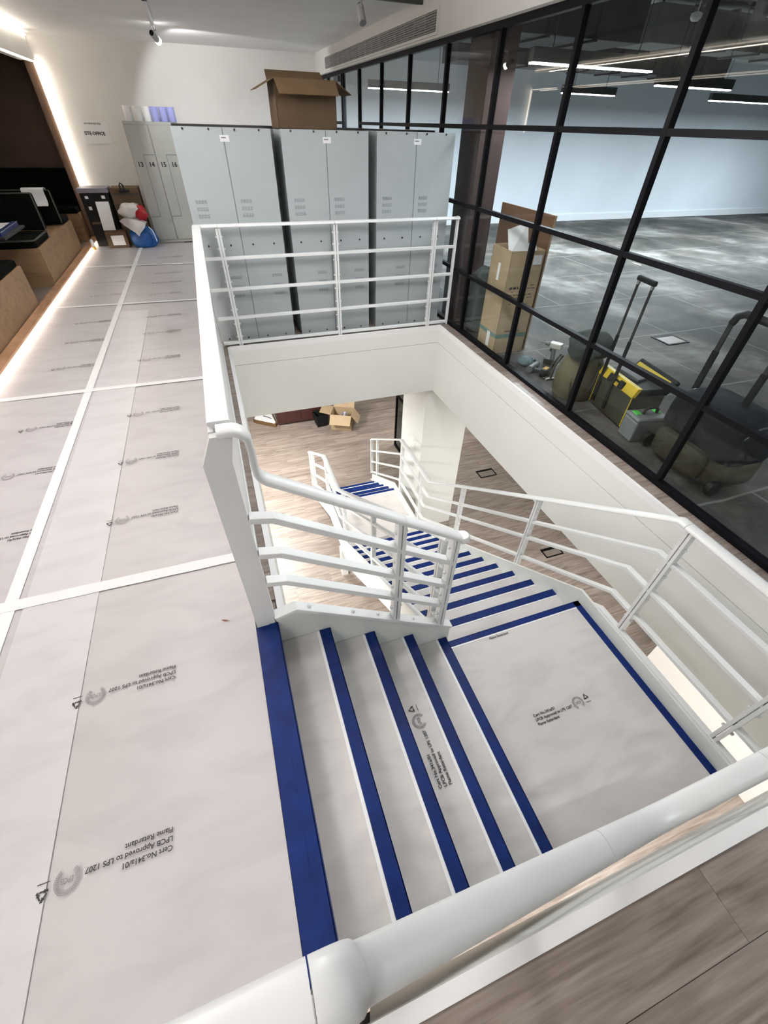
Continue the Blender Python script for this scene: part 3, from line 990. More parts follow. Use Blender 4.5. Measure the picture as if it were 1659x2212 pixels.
def flight_rail_path(y, x_end, z_off=0.0):
    """level start, rounded drop, then the slope of the first flight (handrail centre line)"""
    pts = [(-0.11, y, 1.085), (-0.072, y, 1.085)]
    for k in range(1, 6):
        a = k / 6 * PI / 2
        pts.append((-0.072 + 0.052 * math.sin(a), y, 1.085 - 0.052 * (1 - math.cos(a))))
    pts.append((-0.020, y, 1.0))
    for k in range(0, 6):
        a = k / 5 * 0.95
        pts.append((-0.020 + 0.075 * (1 - math.cos(a)), y, 0.93 - 0.075 * math.sin(a)))
    sl = -0.672
    x0, z0 = pts[-1][0], pts[-1][2]
    pts.append((x_end, y, z0 + sl * (x_end - x0)))
    return pts


rc = thing('railing', 'short white steel railing down the upper flight with a rounded end cap', 'railing', (0.4, 1.235, -0.4), 'stairwell railings')
pth = flight_rail_path(1.235, 0.885)
handrail(rc, pth, (0, -1, 0), (plen(pth) - 0.40,))
e = Vector(pth[-1])
MB().lathe((e.x + 0.0, e.y, e.z - 0.004), [(0.0, -0.02), (0.030, -0.018), (0.040, -0.006), (0.040, 0.010), (0.030, 0.022), (0.0, 0.026)], 16).build('end_cap', 'rail_white', rc, smooth=40)
SL = -0.672
for z in (0.70, 0.50, 0.315):
    bar(rc, [(-0.085, 1.235, z), (0.0, 1.235, z - 0.02), (0.855, 1.235, z - 0.02 + SL * 0.855)], (0, -1, 0), [(-0.023, -0.014), (0.023, -0.014), (0.023, 0.014), (-0.023, 0.014)])
bar(rc, [(-0.088, 1.232, 0.055), (0.017, 1.232, 0.082), (0.93, 1.232, 0.082 + SL * 0.913)], (0, -1, 0), [(-0.028, -0.010), (0.028, -0.010), (0.028, 0.010), (-0.028, 0.010)])
def zb(x): return 0.082 + SL * (x - 0.017)
def zh(x): return pth[-1][2] + SL * (x - pth[-1][0])
for x in (0.545, 0.845):
    post(rc, (x, 1.235, zb(x) - 0.01), zh(x) - 0.01, (1, 0, 0), w=0.05, bolts=[zb(x) + q for q in (0.11, 0.30, 0.50, 0.70)])
for x in (0.08, 0.30, 0.44, 0.66, 0.80):
    place('bolt', BOLT, None, rc, (x, 1.232, zb(x) + 0.012))

# near railing down the other side of the upper flight, then level beside the first landing
rd = thing('railing', 'white steel railing beside the wooden floor, running down over the upper flight', 'railing', (0.9, -0.006, -0.4), 'stairwell railings')
YN = -0.006
pth = flight_rail_path(YN, 0.90)
pth = [(-0.36, YN, 1.085)] + pth
ZR = ZL + 1.085
xs_, zs_ = pth[-2][0], pth[-2][2]
pth = pth[:-1]
xm_ = xs_ + (zs_ - ZR) / -SL                   # where the slope meets the level rail
for k in range(9):
    t_ = k / 8
    p0, p1, p2 = Vector((xm_ - 0.10, YN, ZR - SL * 0.10)), Vector((xm_, YN, ZR)), Vector((xm_ + 0.10, YN, ZR))
    q_ = p0 * (1 - t_) ** 2 + p1 * 2 * t_ * (1 - t_) + p2 * t_ ** 2
    pth.append(tuple(q_))
pth.append((2.02, YN, ZR))
L0 = plen(pth)
handrail(rd, pth, (0, -1, 0), (0.29, 0.29 + 1.0, L0 - 0.62))
for dz in (0.27, 0.54, 0.81):
    bar(rd, [(-0.085, YN, 1.085 - dz - 0.115), (0.0, YN, 0.96 - dz), (0.93, YN, 0.96 - dz + SL * 0.93), (2.062, YN, ZR - dz)], (0, -1, 0))
bar(rd, [(-0.09, YN, 0.03), (0.017, YN, 0.06), (0.93, YN, 0.06 + SL * 0.913), (2.062, YN, ZL + 0.10)], (0, -1, 0))
MB().box(-0.178, YN - 0.03, 0.0, -0.086, YN, 1.05).build('newel', 'rail_white', rd)
post(rd, (0.5, YN, nos(0.5) + 0.02), nos(0.5) + 0.87, (1, 0, 0), bolts=())
post(rd, (1.5, YN, ZL + 0.08), ZR - 0.01, (1, 0, 0), bolts=())

# railing along the outer side of the landing, the long flight, and on down to the storey below
XR = 2.105
def zr2(y): return ZL - R2 * (y - YF[0]) / G2


def outer_path(x, dz):
    """rail line at height dz above nosings / landings"""
    zs = ZL + dz; zm = ZM + dz - 0.04
    y_a = 1.0 if dz > 0.6 else 1.1
    y_b = y_a + (zs - zm) / (R2 / G2)
    y_c = 5.0
    ye = 6.45
    return [(x, 0.0, zs), (x, y_a, zs), (x, y_b, zm), (x, y_c, zm), (x, ye, zm - (R3_ / G3) * (ye - y_c))]


re_ = thing('railing', 'white steel railing along the glass-wall side of the landing and the long flight', 'railing', (XR, 2.5, -1.5), 'stairwell railings')
op = outer_path(XR, 1.085)
handrail(re_, op, (1, 0, 0), (0.06, 0.95, 2.2, 3.5, plen(op) - 2.4, plen(op) - 1.55))
for dz in (0.82, 0.56, 0.31):
    bar(re_, outer_path(XR, dz), (1, 0, 0))
bar(re_, outer_path(XR - 0.01, 0.115), (1, 0, 0))


def zat(path, y):
    for p, q in zip(path[:-1], path[1:]):
        if p[1] <= y <= q[1]:
            return p[2] + (q[2] - p[2]) * (y - p[1]) / (q[1] - p[1])


bp_ = outer_path(XR, 0.115)
for y in (0.18, 0.92, 2.0, 3.1, 4.15, 4.92, 6.1):
    zb_, zt = zat(bp_, y), zat(op, y)
    post(re_, (XR, y, zb_ - 0.03), zt - 0.01, (0, 1, 0), bolts=[zb_ + q * (zt - zb_) for q in (0.14, 0.38, 0.62, 0.86)])
MB().box(XR - 0.025, 6.42, op[-1][2] - 0.80, XR + 0.025, 6.45, op[-1][2]).build('end_plate', 'rail_white', re_)

# railing along the inner side of the long flight
rf = thing('railing', 'white steel railing along the open inner side of the long flight', 'railing', (SX0, 3.0, -1.5), 'stairwell railings')
XI = SX0 - 0.03


def inner_path(dz):
    zs = zr2(1.36) + dz; zm = ZM + dz - 0.04
    y_b = 1.36 + (zs - zm) / (R2 / G2); y_c = 5.0; ye = 6.45
    return [(XI, 1.36, zs), (XI, y_b, zm), (XI, y_c, zm), (XI, ye, zm - (R3_ / G3) * (ye - y_c))]


ip = inner_path(1.04)
handrail(rf, ip, (1, 0, 0), (1.2, 2.6, plen(ip) - 1.55))
for dz in (0.80, 0.56, 0.31, 0.105):
    bar(rf, inner_path(dz), (1, 0, 0))
bp_ = inner_path(0.105)
for y in (1.42, 2.7, 3.9, 4.92, 6.1):
    zb_, zt = zat(bp_, y), zat(ip, y)
    post(rf, (XI, y, zb_ - 0.03), zt - 0.01, (0, 1, 0), bolts=[zb_ + q * (zt - zb_) for q in (0.14, 0.38, 0.62, 0.86)])
MB().box(XI - 0.025, 6.42, ip[-1][2] - 0.80, XI + 0.025, 6.45, ip[-1][2]).build('end_plate', 'rail_white', rf)

# ------------------------------------------------------------------ grey lockers seen from behind
VENT = MB()
for r in range(3):
    for c in range(4):
        VENT.box(-0.052 + c * 0.026, -0.002, -0.014 + r * 0.010, -0.052 + c * 0.026 + 0.020, 0.001, -0.014 + r * 0.010 + 0.0055)
VENT = VENT.mesh('vent'); VENT.materials.append(MATS['locker_vent'])
RIV = MB().cyl((0, 0.002, 0), (0, -0.004, 0), 0.0085, 8).mesh('rivet'); RIV.materials.append(MATS['rivet_dark'])
LY = 4.955
for i, (x0, lab) in enumerate([(-0.12, 'grey steel locker seen from behind, next to the film-covered floor'),
                               (0.771, 'grey steel locker seen from behind, under the open carton'),
                               (1.663, 'grey steel locker seen from behind, next to the glass wall')]):
    w = 0.808
    t = thing('locker', lab, 'locker', (x0 + w / 2, LY + 0.23, 0), 'lockers turned back to front')
    MB().box(x0 + 0.004, LY + 0.006, 0.0, x0 + w - 0.004, LY + 0.46, 1.748).build('body', 'locker_grey', t, bevel=0.004)
    xm = x0 + w * 0.5
    MB().box(x0, LY, 0.0, xm - 0.004, LY + 0.006, 1.75).build('back_panel', 'locker_grey', t, bevel=0.0015)
    MB().box(xm + 0.004, LY, 0.0, x0 + w, LY + 0.006, 1.75).build('back_panel', 'locker_grey', t, bevel=0.0015)
    MB().box(xm - 0.004, LY + 0.003, 0.0, xm + 0.004, LY + 0.006, 1.75).build('seam', 'locker_side', t)
    for z in (1.738, 0.905, 0.008 + 0.02):
        for dx in (0.09, 0.295, 0.505, 0.708):
            place('rivet', RIV, None, t, (x0 + dx, LY, z))
    for cx in (0.115, 0.51):
        for z in (1.25, 1.195, 1.142): place('vent', VENT, None, t, (x0 + cx, LY - 0.0005, z))
    for cx in (0.29, 0.70):
        for z in (0.625, 0.54, 0.455): place('vent', VENT, None, t, (x0 + cx, LY - 0.0005, z))
    s = MB().box(x0 + 0.375, LY - 0.002, 1.66, x0 + 0.45, LY, 1.702).build('sticker', 'paper_white', t)
    MB().box(x0 + 0.385, LY - 0.0026, 1.682, x0 + 0.425, LY - 0.0018, 1.690).build('writing', 'print_grey', s)

lr = thing('locker', 'grey steel locker row standing hidden behind the turned lockers', 'locker', (1.17, 5.7, 0))
MB().box(-0.12, 5.45, 0.0, 2.47, 5.90, 1.748).build('body', 'locker_grey', lr, bevel=0.004)
MB().box(-0.12, 5.44, 1.748, 2.47, 5.905, 1.762).build('top_edge', 'rivet_dark', lr)
for k in range(6):
    MB().box(-0.11 + k * 0.43, 5.90, 0.05, 0.30 + k * 0.43, 5.906, 1.72).build('door', 'locker_grey', lr)

# numbered lockers by the back wall
nm = thing('locker', 'pale grey numbered two-column locker against the back wall', 'locker', (-0.55, 10.8, 0))
NX, NY, NWD = -0.985, 10.5, 0.375
MB().box(NX - 0.006, NY + 0.012, 0, NX + 2 * NWD + 0.006, 11.0, 1.745).build('body', 'locker_beige', nm, bevel=0.004)
nums = ['13', '14', '15', '16']
for c in range(2):
    a = NX + c * NWD + 0.006; b = NX + (c + 1) * NWD - 0.006; md = a + 0.175
    MB().prism([(a, 1.70), (b, 1.70), (b, 1.318), (md - 0.004, 1.318), (md - 0.004, 0.424), (a, 0.424)], 'y', NY, NY + 0.012).build('door', 'locker_beige', nm)
    MB().prism([(md + 0.004, 1.308), (b, 1.308), (b, 0.05), (a, 0.05), (a, 0.414), (md + 0.004, 0.414)], 'y', NY, NY + 0.012).build('door', 'locker_beige', nm)
    MB().box(a - 0.004, NY + 0.006, 0.05, b + 0.004, NY + 0.0125, 1.705).build('door_recess', 'locker_side', nm)
    for k in range(2):
        vs, fs = text_mesh(nums[2 * c + k], 0.095, 'CENTER', 0.0035)
        mb = MB(); xx = (a + md) / 2 if k == 0 else (md + b) / 2
        mb.add([(p[0] + xx, NY - 0.001, p[1] + 1.15) for p in vs], fs)
        mb.build('door_number', 'print_black', nm)
    MB().cyl((b - 0.03, NY - 0.012, 0.36), (b - 0.03, NY, 0.36), 0.014, 10).build('lock', 'aluminium', nm)

for i, (x, mt, lab) in enumerate([(-0.87, 'roll_white', 'white paper roll standing at the outer end of the numbered locker top'),
                                  (-0.72, 'roll_white', 'white paper roll standing between two other white rolls'),
                                  (-0.585, 'roll_white', 'white paper roll standing against the blue rolls'),
                                  (-0.455, 'roll_blue', 'blue paper roll standing against the white rolls'),
                                  (-0.32, 'roll_blue', 'blue paper roll standing between two other blue rolls'),
                                  (-0.19, 'roll_blue', 'blue paper roll standing last in the row of rolls')]):
    t = thing('paper_roll', lab, 'paper roll', (x, 10.62, 1.745), 'paper rolls on the numbered locker')
    MB().lathe((x, 10.62, 1.745), [(0.022, 0.0), (0.060, 0.0), (0.063, 0.004), (0.063, 0.184), (0.060, 0.188), (0.022, 0.188), (0.022, 0.1)], 20).build('paper', mt, t, smooth=40)
    MB().lathe((x, 10.62, 1.745), [(0.018, 0.0), (0.0215, 0.0), (0.0215, 0.186), (0.018, 0.186)], 14).build('core', 'roll_core', t, smooth=40)

# open carton on the lockers
def carton(t, c, size, rz, wall, inner, flaps, th=0.006, top_open=True):
    """open-topped box: four walls, bottom, flaps {side: angle from horizontal outwards, length}"""
    M = Matrix.Translation(c) @ Matrix.Rotation(rz, 4, 'Z')
    w, d, h = size
    names = {'f': [(-w / 2, -d / 2), (w / 2, -d / 2)], 'b': [(w / 2, d / 2), (-w / 2, d / 2)], 'l': [(-w / 2, d / 2), (-w / 2, -d / 2)], 'r': [(w / 2, -d / 2), (w / 2, d / 2)]}
    MB(M).box(-w / 2, -d / 2, 0, w / 2, d / 2, th).build('base_panel', wall, t)
    for k, (p, q) in names.items():
        p, q = Vector((*p, 0)), Vector((*q, 0))
        out = Vector(((q - p).y, -(q - p).x, 0)).normalized()
        MB(M).sheet([p, q, q + Vector((0, 0, h)), p + Vector((0, 0, h))], th * -1).build('side_panel', wall, t)
        if k in flaps:
            ang, ln = flaps[k]
            dv = out * math.cos(ang) * ln + Vector((0, 0, math.sin(ang) * ln))
            e = (q - p).normalized() * 0.012
            A, B = p + Vector((0, 0, h)), q + Vector((0, 0, h))
            MB(M).sheet([A, B, B + dv - e, A + dv + e], th * 0.8).build('flap', inner, t)


cb = thing('carton', 'empty brown carton with open flaps standing on top of the lockers', 'box', (1.03, 5.18, 1.75))
carton(cb, (1.03, 5.18, 1.75), (0.53, 0.34, 0.315), 0.03, 'cardboard', 'cardboard_inner', {'f': (-0.60, 0.17), 'b': (0.5, 0.15), 'l': (-0.42, 0.17), 'r': (-0.50, 0.17)})

# sign on the back wall
sg = thing('paper_sign', 'white paper sign reading SITE OFFICE taped to the back wall', 'sign', (-1.52, 11.09, 1.42))
MB().box(-1.73, 11.092, 1.43, -1.30, 11.098, 1.725).build('sheet', 'paper_white', sg)
vs, fs = text_mesh('SITE OFFICE', 0.066, 'CENTER', 0.0022)
mb = MB(); mb.add([(p[0] * 0.92 - 1.54, 11.0905, p[1] + 1.545) for p in vs], fs); mb.build('lettering', 'print_black', sg)
mb = MB()
rr = random.Random(3)
x = -1.66
while x < -1.42:
    l = rr.uniform(0.010, 0.022); mb.box(x, 11.0895, 1.685 + rr.uniform(-0.004, 0.003), x + l, 11.0915, 1.708 + rr.uniform(-0.004, 0.004)); x += l + 0.005
mb.build('heading_line', 'print_grey', sg)


# air grille in the bulkhead
ag = thing('air_grille', 'long white linear air grille in the bulkhead above the glass wall', 'air grille', (2.5, 7.9, 2.47))
AY0, AY1, AZ0, AZ1 = 5.63, 10.23, 2.468, 2.607
MB().box(2.492, AY0, AZ0, 2.499, AY1, AZ1).build('backing', 'grille_dark', ag)
fm = MB()
for q in ((AY0 - 0.02, AZ0 - 0.02, AY1 + 0.02, AZ0), (AY0 - 0.02, AZ1, AY1 + 0.02, AZ1 + 0.02), (AY0 - 0.02, AZ0, AY0, AZ1), (AY1, AZ0, AY1 + 0.02, AZ1)):
    fm.box(2.480, q[0], q[1], 2.499, q[2], q[3])
fm.build('frame', 'wall_white', ag)
SLAT = MB().box(-0.006, 0, -0.0035, 0.006, AY1 - AY0, 0.0035).mesh('slat'); SLAT.materials.append(MATS['grille_grey'])
for k in range(8):
    place('slat', SLAT, None, ag, (2.486, AY0, AZ0 + 0.010 + k * 0.017), (0, 0.5, 0))
DIV = MB().box(-0.006, -0.004, 0, 0.004, 0.004, AZ1 - AZ0).mesh('divider'); DIV.materials.append(MATS['grille_grey'])
for k in range(1, 16):
    place('divider', DIV, None, ag, (2.486, AY0 + (AY1 - AY0) * k / 16, AZ0))

# track lights
tk = thing('lighting_track', 'white ceiling track carrying the lit spotlight near the back wall', 'lighting track', (-0.13, 7.0, CEI))
MB().box(-0.15, 5.2, CEI - 0.035, -0.11, 9.3, CEI).build('rail', 'track_white', tk)
MB().box(-0.155, 6.9, CEI - 0.05, -0.105, 7.15, CEI - 0.002).build('feed_connector', 'black_metal', tk)
MB().box(-0.152, 9.3, CEI - 0.037, -0.108, 9.36, CEI).build('end_cap', 'black_metal', tk)


def spotlight(c, aim, label, lit, power=0, hood='track_white'):
    c = Vector(c); d = (Vector(aim) - c).normalized()
    t = thing('spotlight', label, 'spotlight', c, 'ceiling spotlights')
    MB().cyl((c.x, c.y, CEI - 0.036), (c.x, c.y, c.z), 0.010, 8).build('stem', 'track_white', t)
    MB().cyl(c - d * 0.07, c + d * 0.07, 0.036, 16).build('head', hood, t, smooth=40)
    MB().cyl(c + d * 0.0705, c + d * 0.075, 0.030, 16).build('lens', 'spot_glow' if lit else 'aluminium', t)
    if lit: MB().cyl(c + d * 0.035, c + d * 0.070, 0.0385, 16).build('added_glow_collar', 'spot_glow', t)  # glowing collar added because the lit lens faces away
    MB().cyl(c - d * 0.085, c - d * 0.0705, 0.028, 12).build('heat_sink', 'black_metal', t)
    if lit:
        ld = bpy.data.lights.new('light', 'SPOT'); ld.energy = power; ld.spot_size = math.radians(100); ld.spot_blend = 0.25; ld.shadow_soft_size = 0.04
        lo = bpy.data.objects.new('light', ld); COL.objects.link(lo); lo.parent = t
        lo.location = d * 0.09
        lo.rotation_euler = d.to_track_quat('-Z', 'Y').to_euler()
    return t


spotlight((-0.13, 8.95, 2.58), (1.2, 11.1, 1.3), 'lit white spotlight at the end of the ceiling track', True, 85)
spotlight((1.86, 6.05, 2.58), (1.9, 4.6, 0.6), 'white spotlight hanging beside the air grille', False)
tk2 = thing('lighting_track', 'grey ceiling track running towards the air grille', 'lighting track', (2.1, 6.1, CEI))
MB().box(1.80, 6.03, CEI - 0.035, 2.50, 6.07, CEI).build('rail', 'lamp_body', tk2)

# ------------------------------------------------------------------ seating alcove
def led(name, x0, y0, z0, x1, y1, z1, lp, size, rot, power, label, grp='warm light strips of the alcove'):
    t = thing(name, label, 'light strip', ((x0 + x1) / 2, (y0 + y1) / 2, z0), grp)
    MB().box(x0, y0, z0, x1, y1, z1).build('diffuser', 'led_white', t)
    area('light', lp, size, power, (1.0, 0.88, 0.74), rot, parent=t)
    return t


led('light_strip', -2.134, -2.5, 0.014, -2.128, 10.9, 0.026, (-2.124, 4.5, 0.020), (0.012, 12.8), (0, math.radians(-82), 0), 44, 'glowing strip along the floor edge of the seating alcove')
led('light_strip', -2.10, -2.5, 2.405, -2.065, 11.05, 2.418, (-2.08, 4.3, 2.39), (0.03, 13.0), (0, math.radians(-25), 0), 40 * 0.3, 'glowing strip under the white bulkhead of the alcove')
led('light_strip', -2.075, 11.06, 0.5, -2.055, 11.085, 2.40, (-2.04, 11.05, 1.5), (0.02, 1.9), (math.radians(90), 0, math.radians(-70)), 40 * 0.10, 'upright glowing strip at the corner of the back wall')
led('light_strip', -2.05, -2.5, 2.685, -2.035, 11.05, 2.70, (-2.025, 4.0, 2.655), (0.02, 13.0), (0, math.radians(-135), 0), 44, 'glowing strip at the ceiling above the white bulkhead')

smesh('trim_7', MB().box(-2.21, 11.1, 0, -2.085, 11.76, 2.42), 'panel_brown', 'dark brown jamb between the alcove and the white wall')


def bench_block(t, y0, y1):
    MB().box(-4.2, y0, 0.0, -2.215, y1, 0.466).build('base_box', 'bench_ply', t)


def cushion(t, x0, y0, z0, x1, y1, z1, name='cushion'):
    c = MB().box(x0, y0, z0, x1, y1, z1).build(name, 'upholstery_black', t, bevel=0.025, seg=3)
    return c


def piping(t, pts):
    MB().tube(pts, 0.011, 6).build('piping', 'upholstery_piping', t, smooth=60)


b1 = thing('bench', 'plywood booth bench with black back-to-back seats, between the two aisles', 'bench', (-3.2, 8.85, 0), 'booth benches in the alcove')
bench_block(b1, 7.72, 10.03)
cushion(b1, -4.2, 7.74, 0.466, -2.235, 8.48, 0.56)
cushion(b1, -4.2, 9.60, 0.466, -2.235, 10.02, 0.55)
cushion(b1, -4.2, 8.46, 0.56, -2.24, 8.60, 0.99, 'backrest')
cushion(b1, -4.2, 9.48, 0.50, -2.24, 9.60, 0.93, 'backrest')
piping(b1, [(-2.238, 8.46, 0.56), (-2.238, 8.46, 0.985), (-2.3, 8.46, 0.992), (-4.1, 8.46, 0.992)])
piping(b1, [(-2.238, 9.48, 0.50), (-2.238, 9.48, 0.925), (-2.3, 9.48, 0.932), (-4.1, 9.48, 0.932)])
piping(b1, [(-4.1, 7.742, 0.552), (-2.26, 7.742, 0.552), (-2.238, 7.77, 0.552), (-2.238, 8.45, 0.552)])
b2 = thing('bench', 'plywood booth bench with black seats, nearer the stair newel', 'bench', (-3.2, 5.6, 0), 'booth benches in the alcove')
bench_block(b2, 4.45, 6.77)
cushion(b2, -4.2, 5.98, 0.466, -2.235, 6.75, 0.54)
cushion(b2, -4.2, 5.82, 0.54, -2.24, 5.98, 0.99, 'backrest')
cushion(b2, -4.2, 4.47, 0.466, -2.235, 5.5, 0.54)
b3 = thing('bench', 'plywood booth bench with a black back against the alcove end wall', 'bench', (-3.2, 11.3, 0), 'booth benches in the alcove')
MB().box(-4.2, 10.86, 0.0, -2.225, 11.70, 0.45).build('base_box', 'bench_ply', b3)
cushion(b3, -4.2, 10.84, 0.45, -2.235, 11.55, 0.54)
cushion(b3, -4.2, 11.5, 0.54, -2.225, 11.72, 1.06, 'backrest')
tb = thing('table', 'black booth table between the benches', 'table', (-3.1, 7.25, 0))
MB().box(-3.9, 6.84, 0.71, -2.25, 7.70, 0.74).build('table_top', 'table_black', tb, bevel=0.006)
MB().cyl((-3.2, 7.3, 0.02), (-3.2, 7.3, 0.71), 0.035, 14).build('pedestal', 'table_black', tb)
MB().lathe((-3.2, 7.3, 0.0), [(0.22, 0), (0.22, 0.012), (0.05, 0.03), (0.0, 0.03)], 20).build('foot_plate', 'table_black', tb)
fo = thing('folder', 'large open blue folder holding white papers on the booth table', 'folder', (-2.62, 7.3, 0.74))
Mf = Matrix.Translation((-2.60, 7.29, 0.74)) @ Matrix.Rotation(0.03, 4, 'Z')
MB(Mf).box(-0.30, -0.40, 0, 0.30, 0.40, 0.006).build('cover', 'blue_folder', fo)
MB(Mf).box(0.245, -0.40, 0.006, 0.30, 0.40, 0.04).build('spine', 'blue_folder', fo)
MB(Mf).box(0.296, -0.40, 0.036, 0.302, 0.40, 0.042).build('metal_edge', 'aluminium', fo)
MB(Mf).box(-0.28, -0.38, 0.006, 0.23, 0.38, 0.03).build('papers', 'paper_white', fo)
pp = thing('paper_sheet', 'loose white sheet curling over the top of the far backrest', 'paper', (-2.62, 9.44, 0.935))
rows = []
mbp = MB(); prof = [(9.36, 0.955), (9.42, 0.963), (9.47, 0.955), (9.475, 0.945), (9.470, 0.88), (9.462, 0.80), (9.452, 0.74), (9.40, 0.70)]
prof = [(9.66, 0.90), (9.61, 0.947), (9.55, 0.957), (9.48, 0.955), (9.452, 0.935), (9.449, 0.87), (9.446, 0.80), (9.42, 0.755), (9.36, 0.74)]
vs = []; fs = []
for k, (y, z) in enumerate(prof):
    for s in (0, 1):
        xo = -2.60 + s * 0.30
        vs += [(xo, y, z), (xo, y - 0.0015, z + 0.0015)]
for k in range(len(prof) - 1):
    a = 4 * k
    fs += [(a, a + 2, a + 6, a + 4), (a + 1, a + 5, a + 7, a + 3), (a, a + 4, a + 5, a + 1), (a + 2, a + 3, a + 7, a + 6)]
mbp.add(vs, fs); mbp.build('sheet', 'paper_white', pp, smooth=60)

# ------------------------------------------------------------------ clutter by the back wall
ck = thing('crate', 'tall black storage crate with white labels beside the alcove corner', 'crate', (-1.72, 10.5, 0))
MB().box(-2.0, 10.35, 0.0, -1.56, 10.75, 0.80).build('body', 'plastic_black', ck, bevel=0.01)
MB().box(-2.02, 10.33, 0.80, -1.54, 10.77, 0.87).build('lid', 'crate_lid', ck, bevel=0.008)
for (x, z, w, h) in ((-1.93, 0.72, 0.05, 0.04), (-1.67, 0.72, 0.055, 0.045), (-1.93, 0.56, 0.05, 0.05), (-1.66, 0.58, 0.06, 0.03)):
    MB().box(x, 10.345, z, x + w, 10.349, z + h).build('label', 'paper_white', ck)
MB().box(-1.96, 10.338, 0.35, -1.80, 10.349, 0.38).build('strap', 'cardboard', ck)
wb = MB(); wb.sheet([(-1.80, 10.22, 0.27), (-1.60, 10.22, 0.27), (-1.58, 10.33, 0.68), (-1.79, 10.33, 0.68)], 0.012)
tag(wb.build('notice_board', 'paper_white', org=(-1.7, 10.25, 0.27)), 'white sheet of board leaning against the black crate', 'board')
bx = thing('carton', 'brown carton with a white label standing on the floor beside the black crate', 'box', (-1.62, 10.23, 0.006))
MB().box(-1.79, 10.14, 0.006, -1.44, 10.32, 0.265).build('body', 'cardboard', bx, bevel=0.004)
MB().box(-1.71, 10.136, 0.05, -1.50, 10.139, 0.20).build('label', 'paper_white', bx)
by = thing('carton', 'tall brown carton with black tape and a clamp, between crate and numbered locker', 'box', (-1.27, 10.6, 0))
MB().box(-1.52, 10.45, 0.0, -1.06, 10.85, 0.86).build('body', 'cardboard', by, bevel=0.005)
MB().box(-1.52, 10.445, 0.765, -1.06, 10.449, 0.78).build('tape', 'print_black', by)
MB().box(-1.52, 10.445, 0.63, -1.06, 10.449, 0.638).build('fold_line', 'dark_line', by)
MB().box(-1.36, 10.445, 0.53, -1.24, 10.449, 0.59).build('label', 'paper_white', by)
cl = thing('spring_clamp', 'black spring clamp gripping the top of the tall brown carton', 'clamp', (-1.30, 10.48, 0.86))
MB().box(-1.38, 10.41, 0.80, -1.20, 10.443, 0.83).build('jaw', 'plastic_black', cl, bevel=0.008)
MB().tube([(-1.33, 10.43, 0.83), (-1.335, 10.43, 0.90), (-1.31, 10.43, 0.935), (-1.28, 10.43, 0.90), (-1.275, 10.43, 0.83)], 0.012, 6).build('handle', 'plastic_black', cl)


def lump(c, r, seed, jag=0.12, seg=18, flat=None, power=1.0):
    """a sagging soft lump: squashed sphere with wrinkles; base flattened at z = flat"""
    rr = random.Random(seed); ph = [rr.uniform(0, 6.28) for _ in range(8)]
    mb = MB(); rings = []
    for j in range(1, 11):
        v = PI * j / 11 - PI / 2; ring = []
        for i in range(seg):
            u = 2 * PI * i / seg
            k = 1 + jag * (math.sin(3 * u + ph[0] + 2 * v) * 0.5 + math.sin(5 * u + ph[1] - 3 * v) * 0.35 + math.sin(7 * v + 2 * u + ph[2]) * 0.3)
            cv = math.copysign(abs(math.cos(v)) ** power, math.cos(v))
            p = Vector((c[0] + r[0] * cv * math.cos(u) * k, c[1] + r[1] * cv * math.sin(u) * k, c[2] + r[2] * math.sin(v) * (1 + (k - 1) * 0.5)))
            if flat is not None and p.z < flat: p.z = flat + 0.002 * rr.random()
            ring.append(p)
        rings.append(ring)
    return mb.rings(rings)


bb = thing('carrier_bag', 'blue plastic carrier bag slumped on the floor in front of the numbered locker', 'bag', (-1.17, 10.18, 0))
lump((-1.17, 10.16, 0.15), (0.235, 0.15, 0.20), 4, 0.10, flat=0.007, power=0.8).build('body', 'blue_bag', bb, smooth=60)
MB().tube([(-1.02, 10.04, 0.33), (-0.975, 10.03, 0.27), (-0.955, 10.03, 0.18), (-0.95, 10.03, 0.10)], 0.007, 6).build('cord', 'paper_white', bb, smooth=60)
rbg = thing('carrier_bag', 'crumpled clear and red plastic bag resting on the blue bag', 'bag', (-1.2, 10.25, 0.33))
lump((-1.24, 10.22, 0.54), (0.21, 0.13, 0.13), 9, 0.2).build('body', 'plastic_bag', rbg, smooth=60)
lump((-1.10, 10.20, 0.52), (0.11, 0.135, 0.12), 10, 0.22).build('red_print', 'red_plastic', rbg, smooth=60)
wbg = MB(); wbg.rings([[Vector(p) for p in r] for r in (
    [(-1.47, 10.04, 0.43), (-1.36, 9.98, 0.47), (-1.2, 9.96, 0.45), (-1.05, 9.98, 0.40), (-1.03, 10.10, 0.40), (-1.2, 10.14, 0.46), (-1.4, 10.12, 0.46)],
    [(-1.40, 10.00, 0.36), (-1.33, 9.94, 0.36), (-1.2, 9.92, 0.35), (-1.08, 9.95, 0.33), (-1.08, 10.05, 0.33), (-1.2, 10.08, 0.36), (-1.35, 10.06, 0.36)],
    [(-1.26, 9.97, 0.26), (-1.24, 9.95, 0.255), (-1.21, 9.94, 0.25), (-1.17, 9.96, 0.255), (-1.18, 10.0, 0.27), (-1.21, 10.01, 0.27), (-1.25, 9.99, 0.27)],
    [(-1.22, 9.97, 0.205), (-1.22, 9.968, 0.205), (-1.215, 9.965, 0.20), (-1.21, 9.968, 0.205), (-1.21, 9.972, 0.205), (-1.215, 9.974, 0.206), (-1.22, 9.972, 0.206)])])
wbg.build('white_lining', 'plastic_bag', rbg, smooth=50)
tin = thing('spray_can', 'small orange and white can standing at the end of the timber edging', 'can', (-2.03, 10.05, 0.012))
MB().lathe((-2.03, 10.05, 0.012), [(0.0, 0), (0.03, 0), (0.03, 0.05), (0.0, 0.05)], 12).build('base', 'tool_orange', tin, smooth=40)
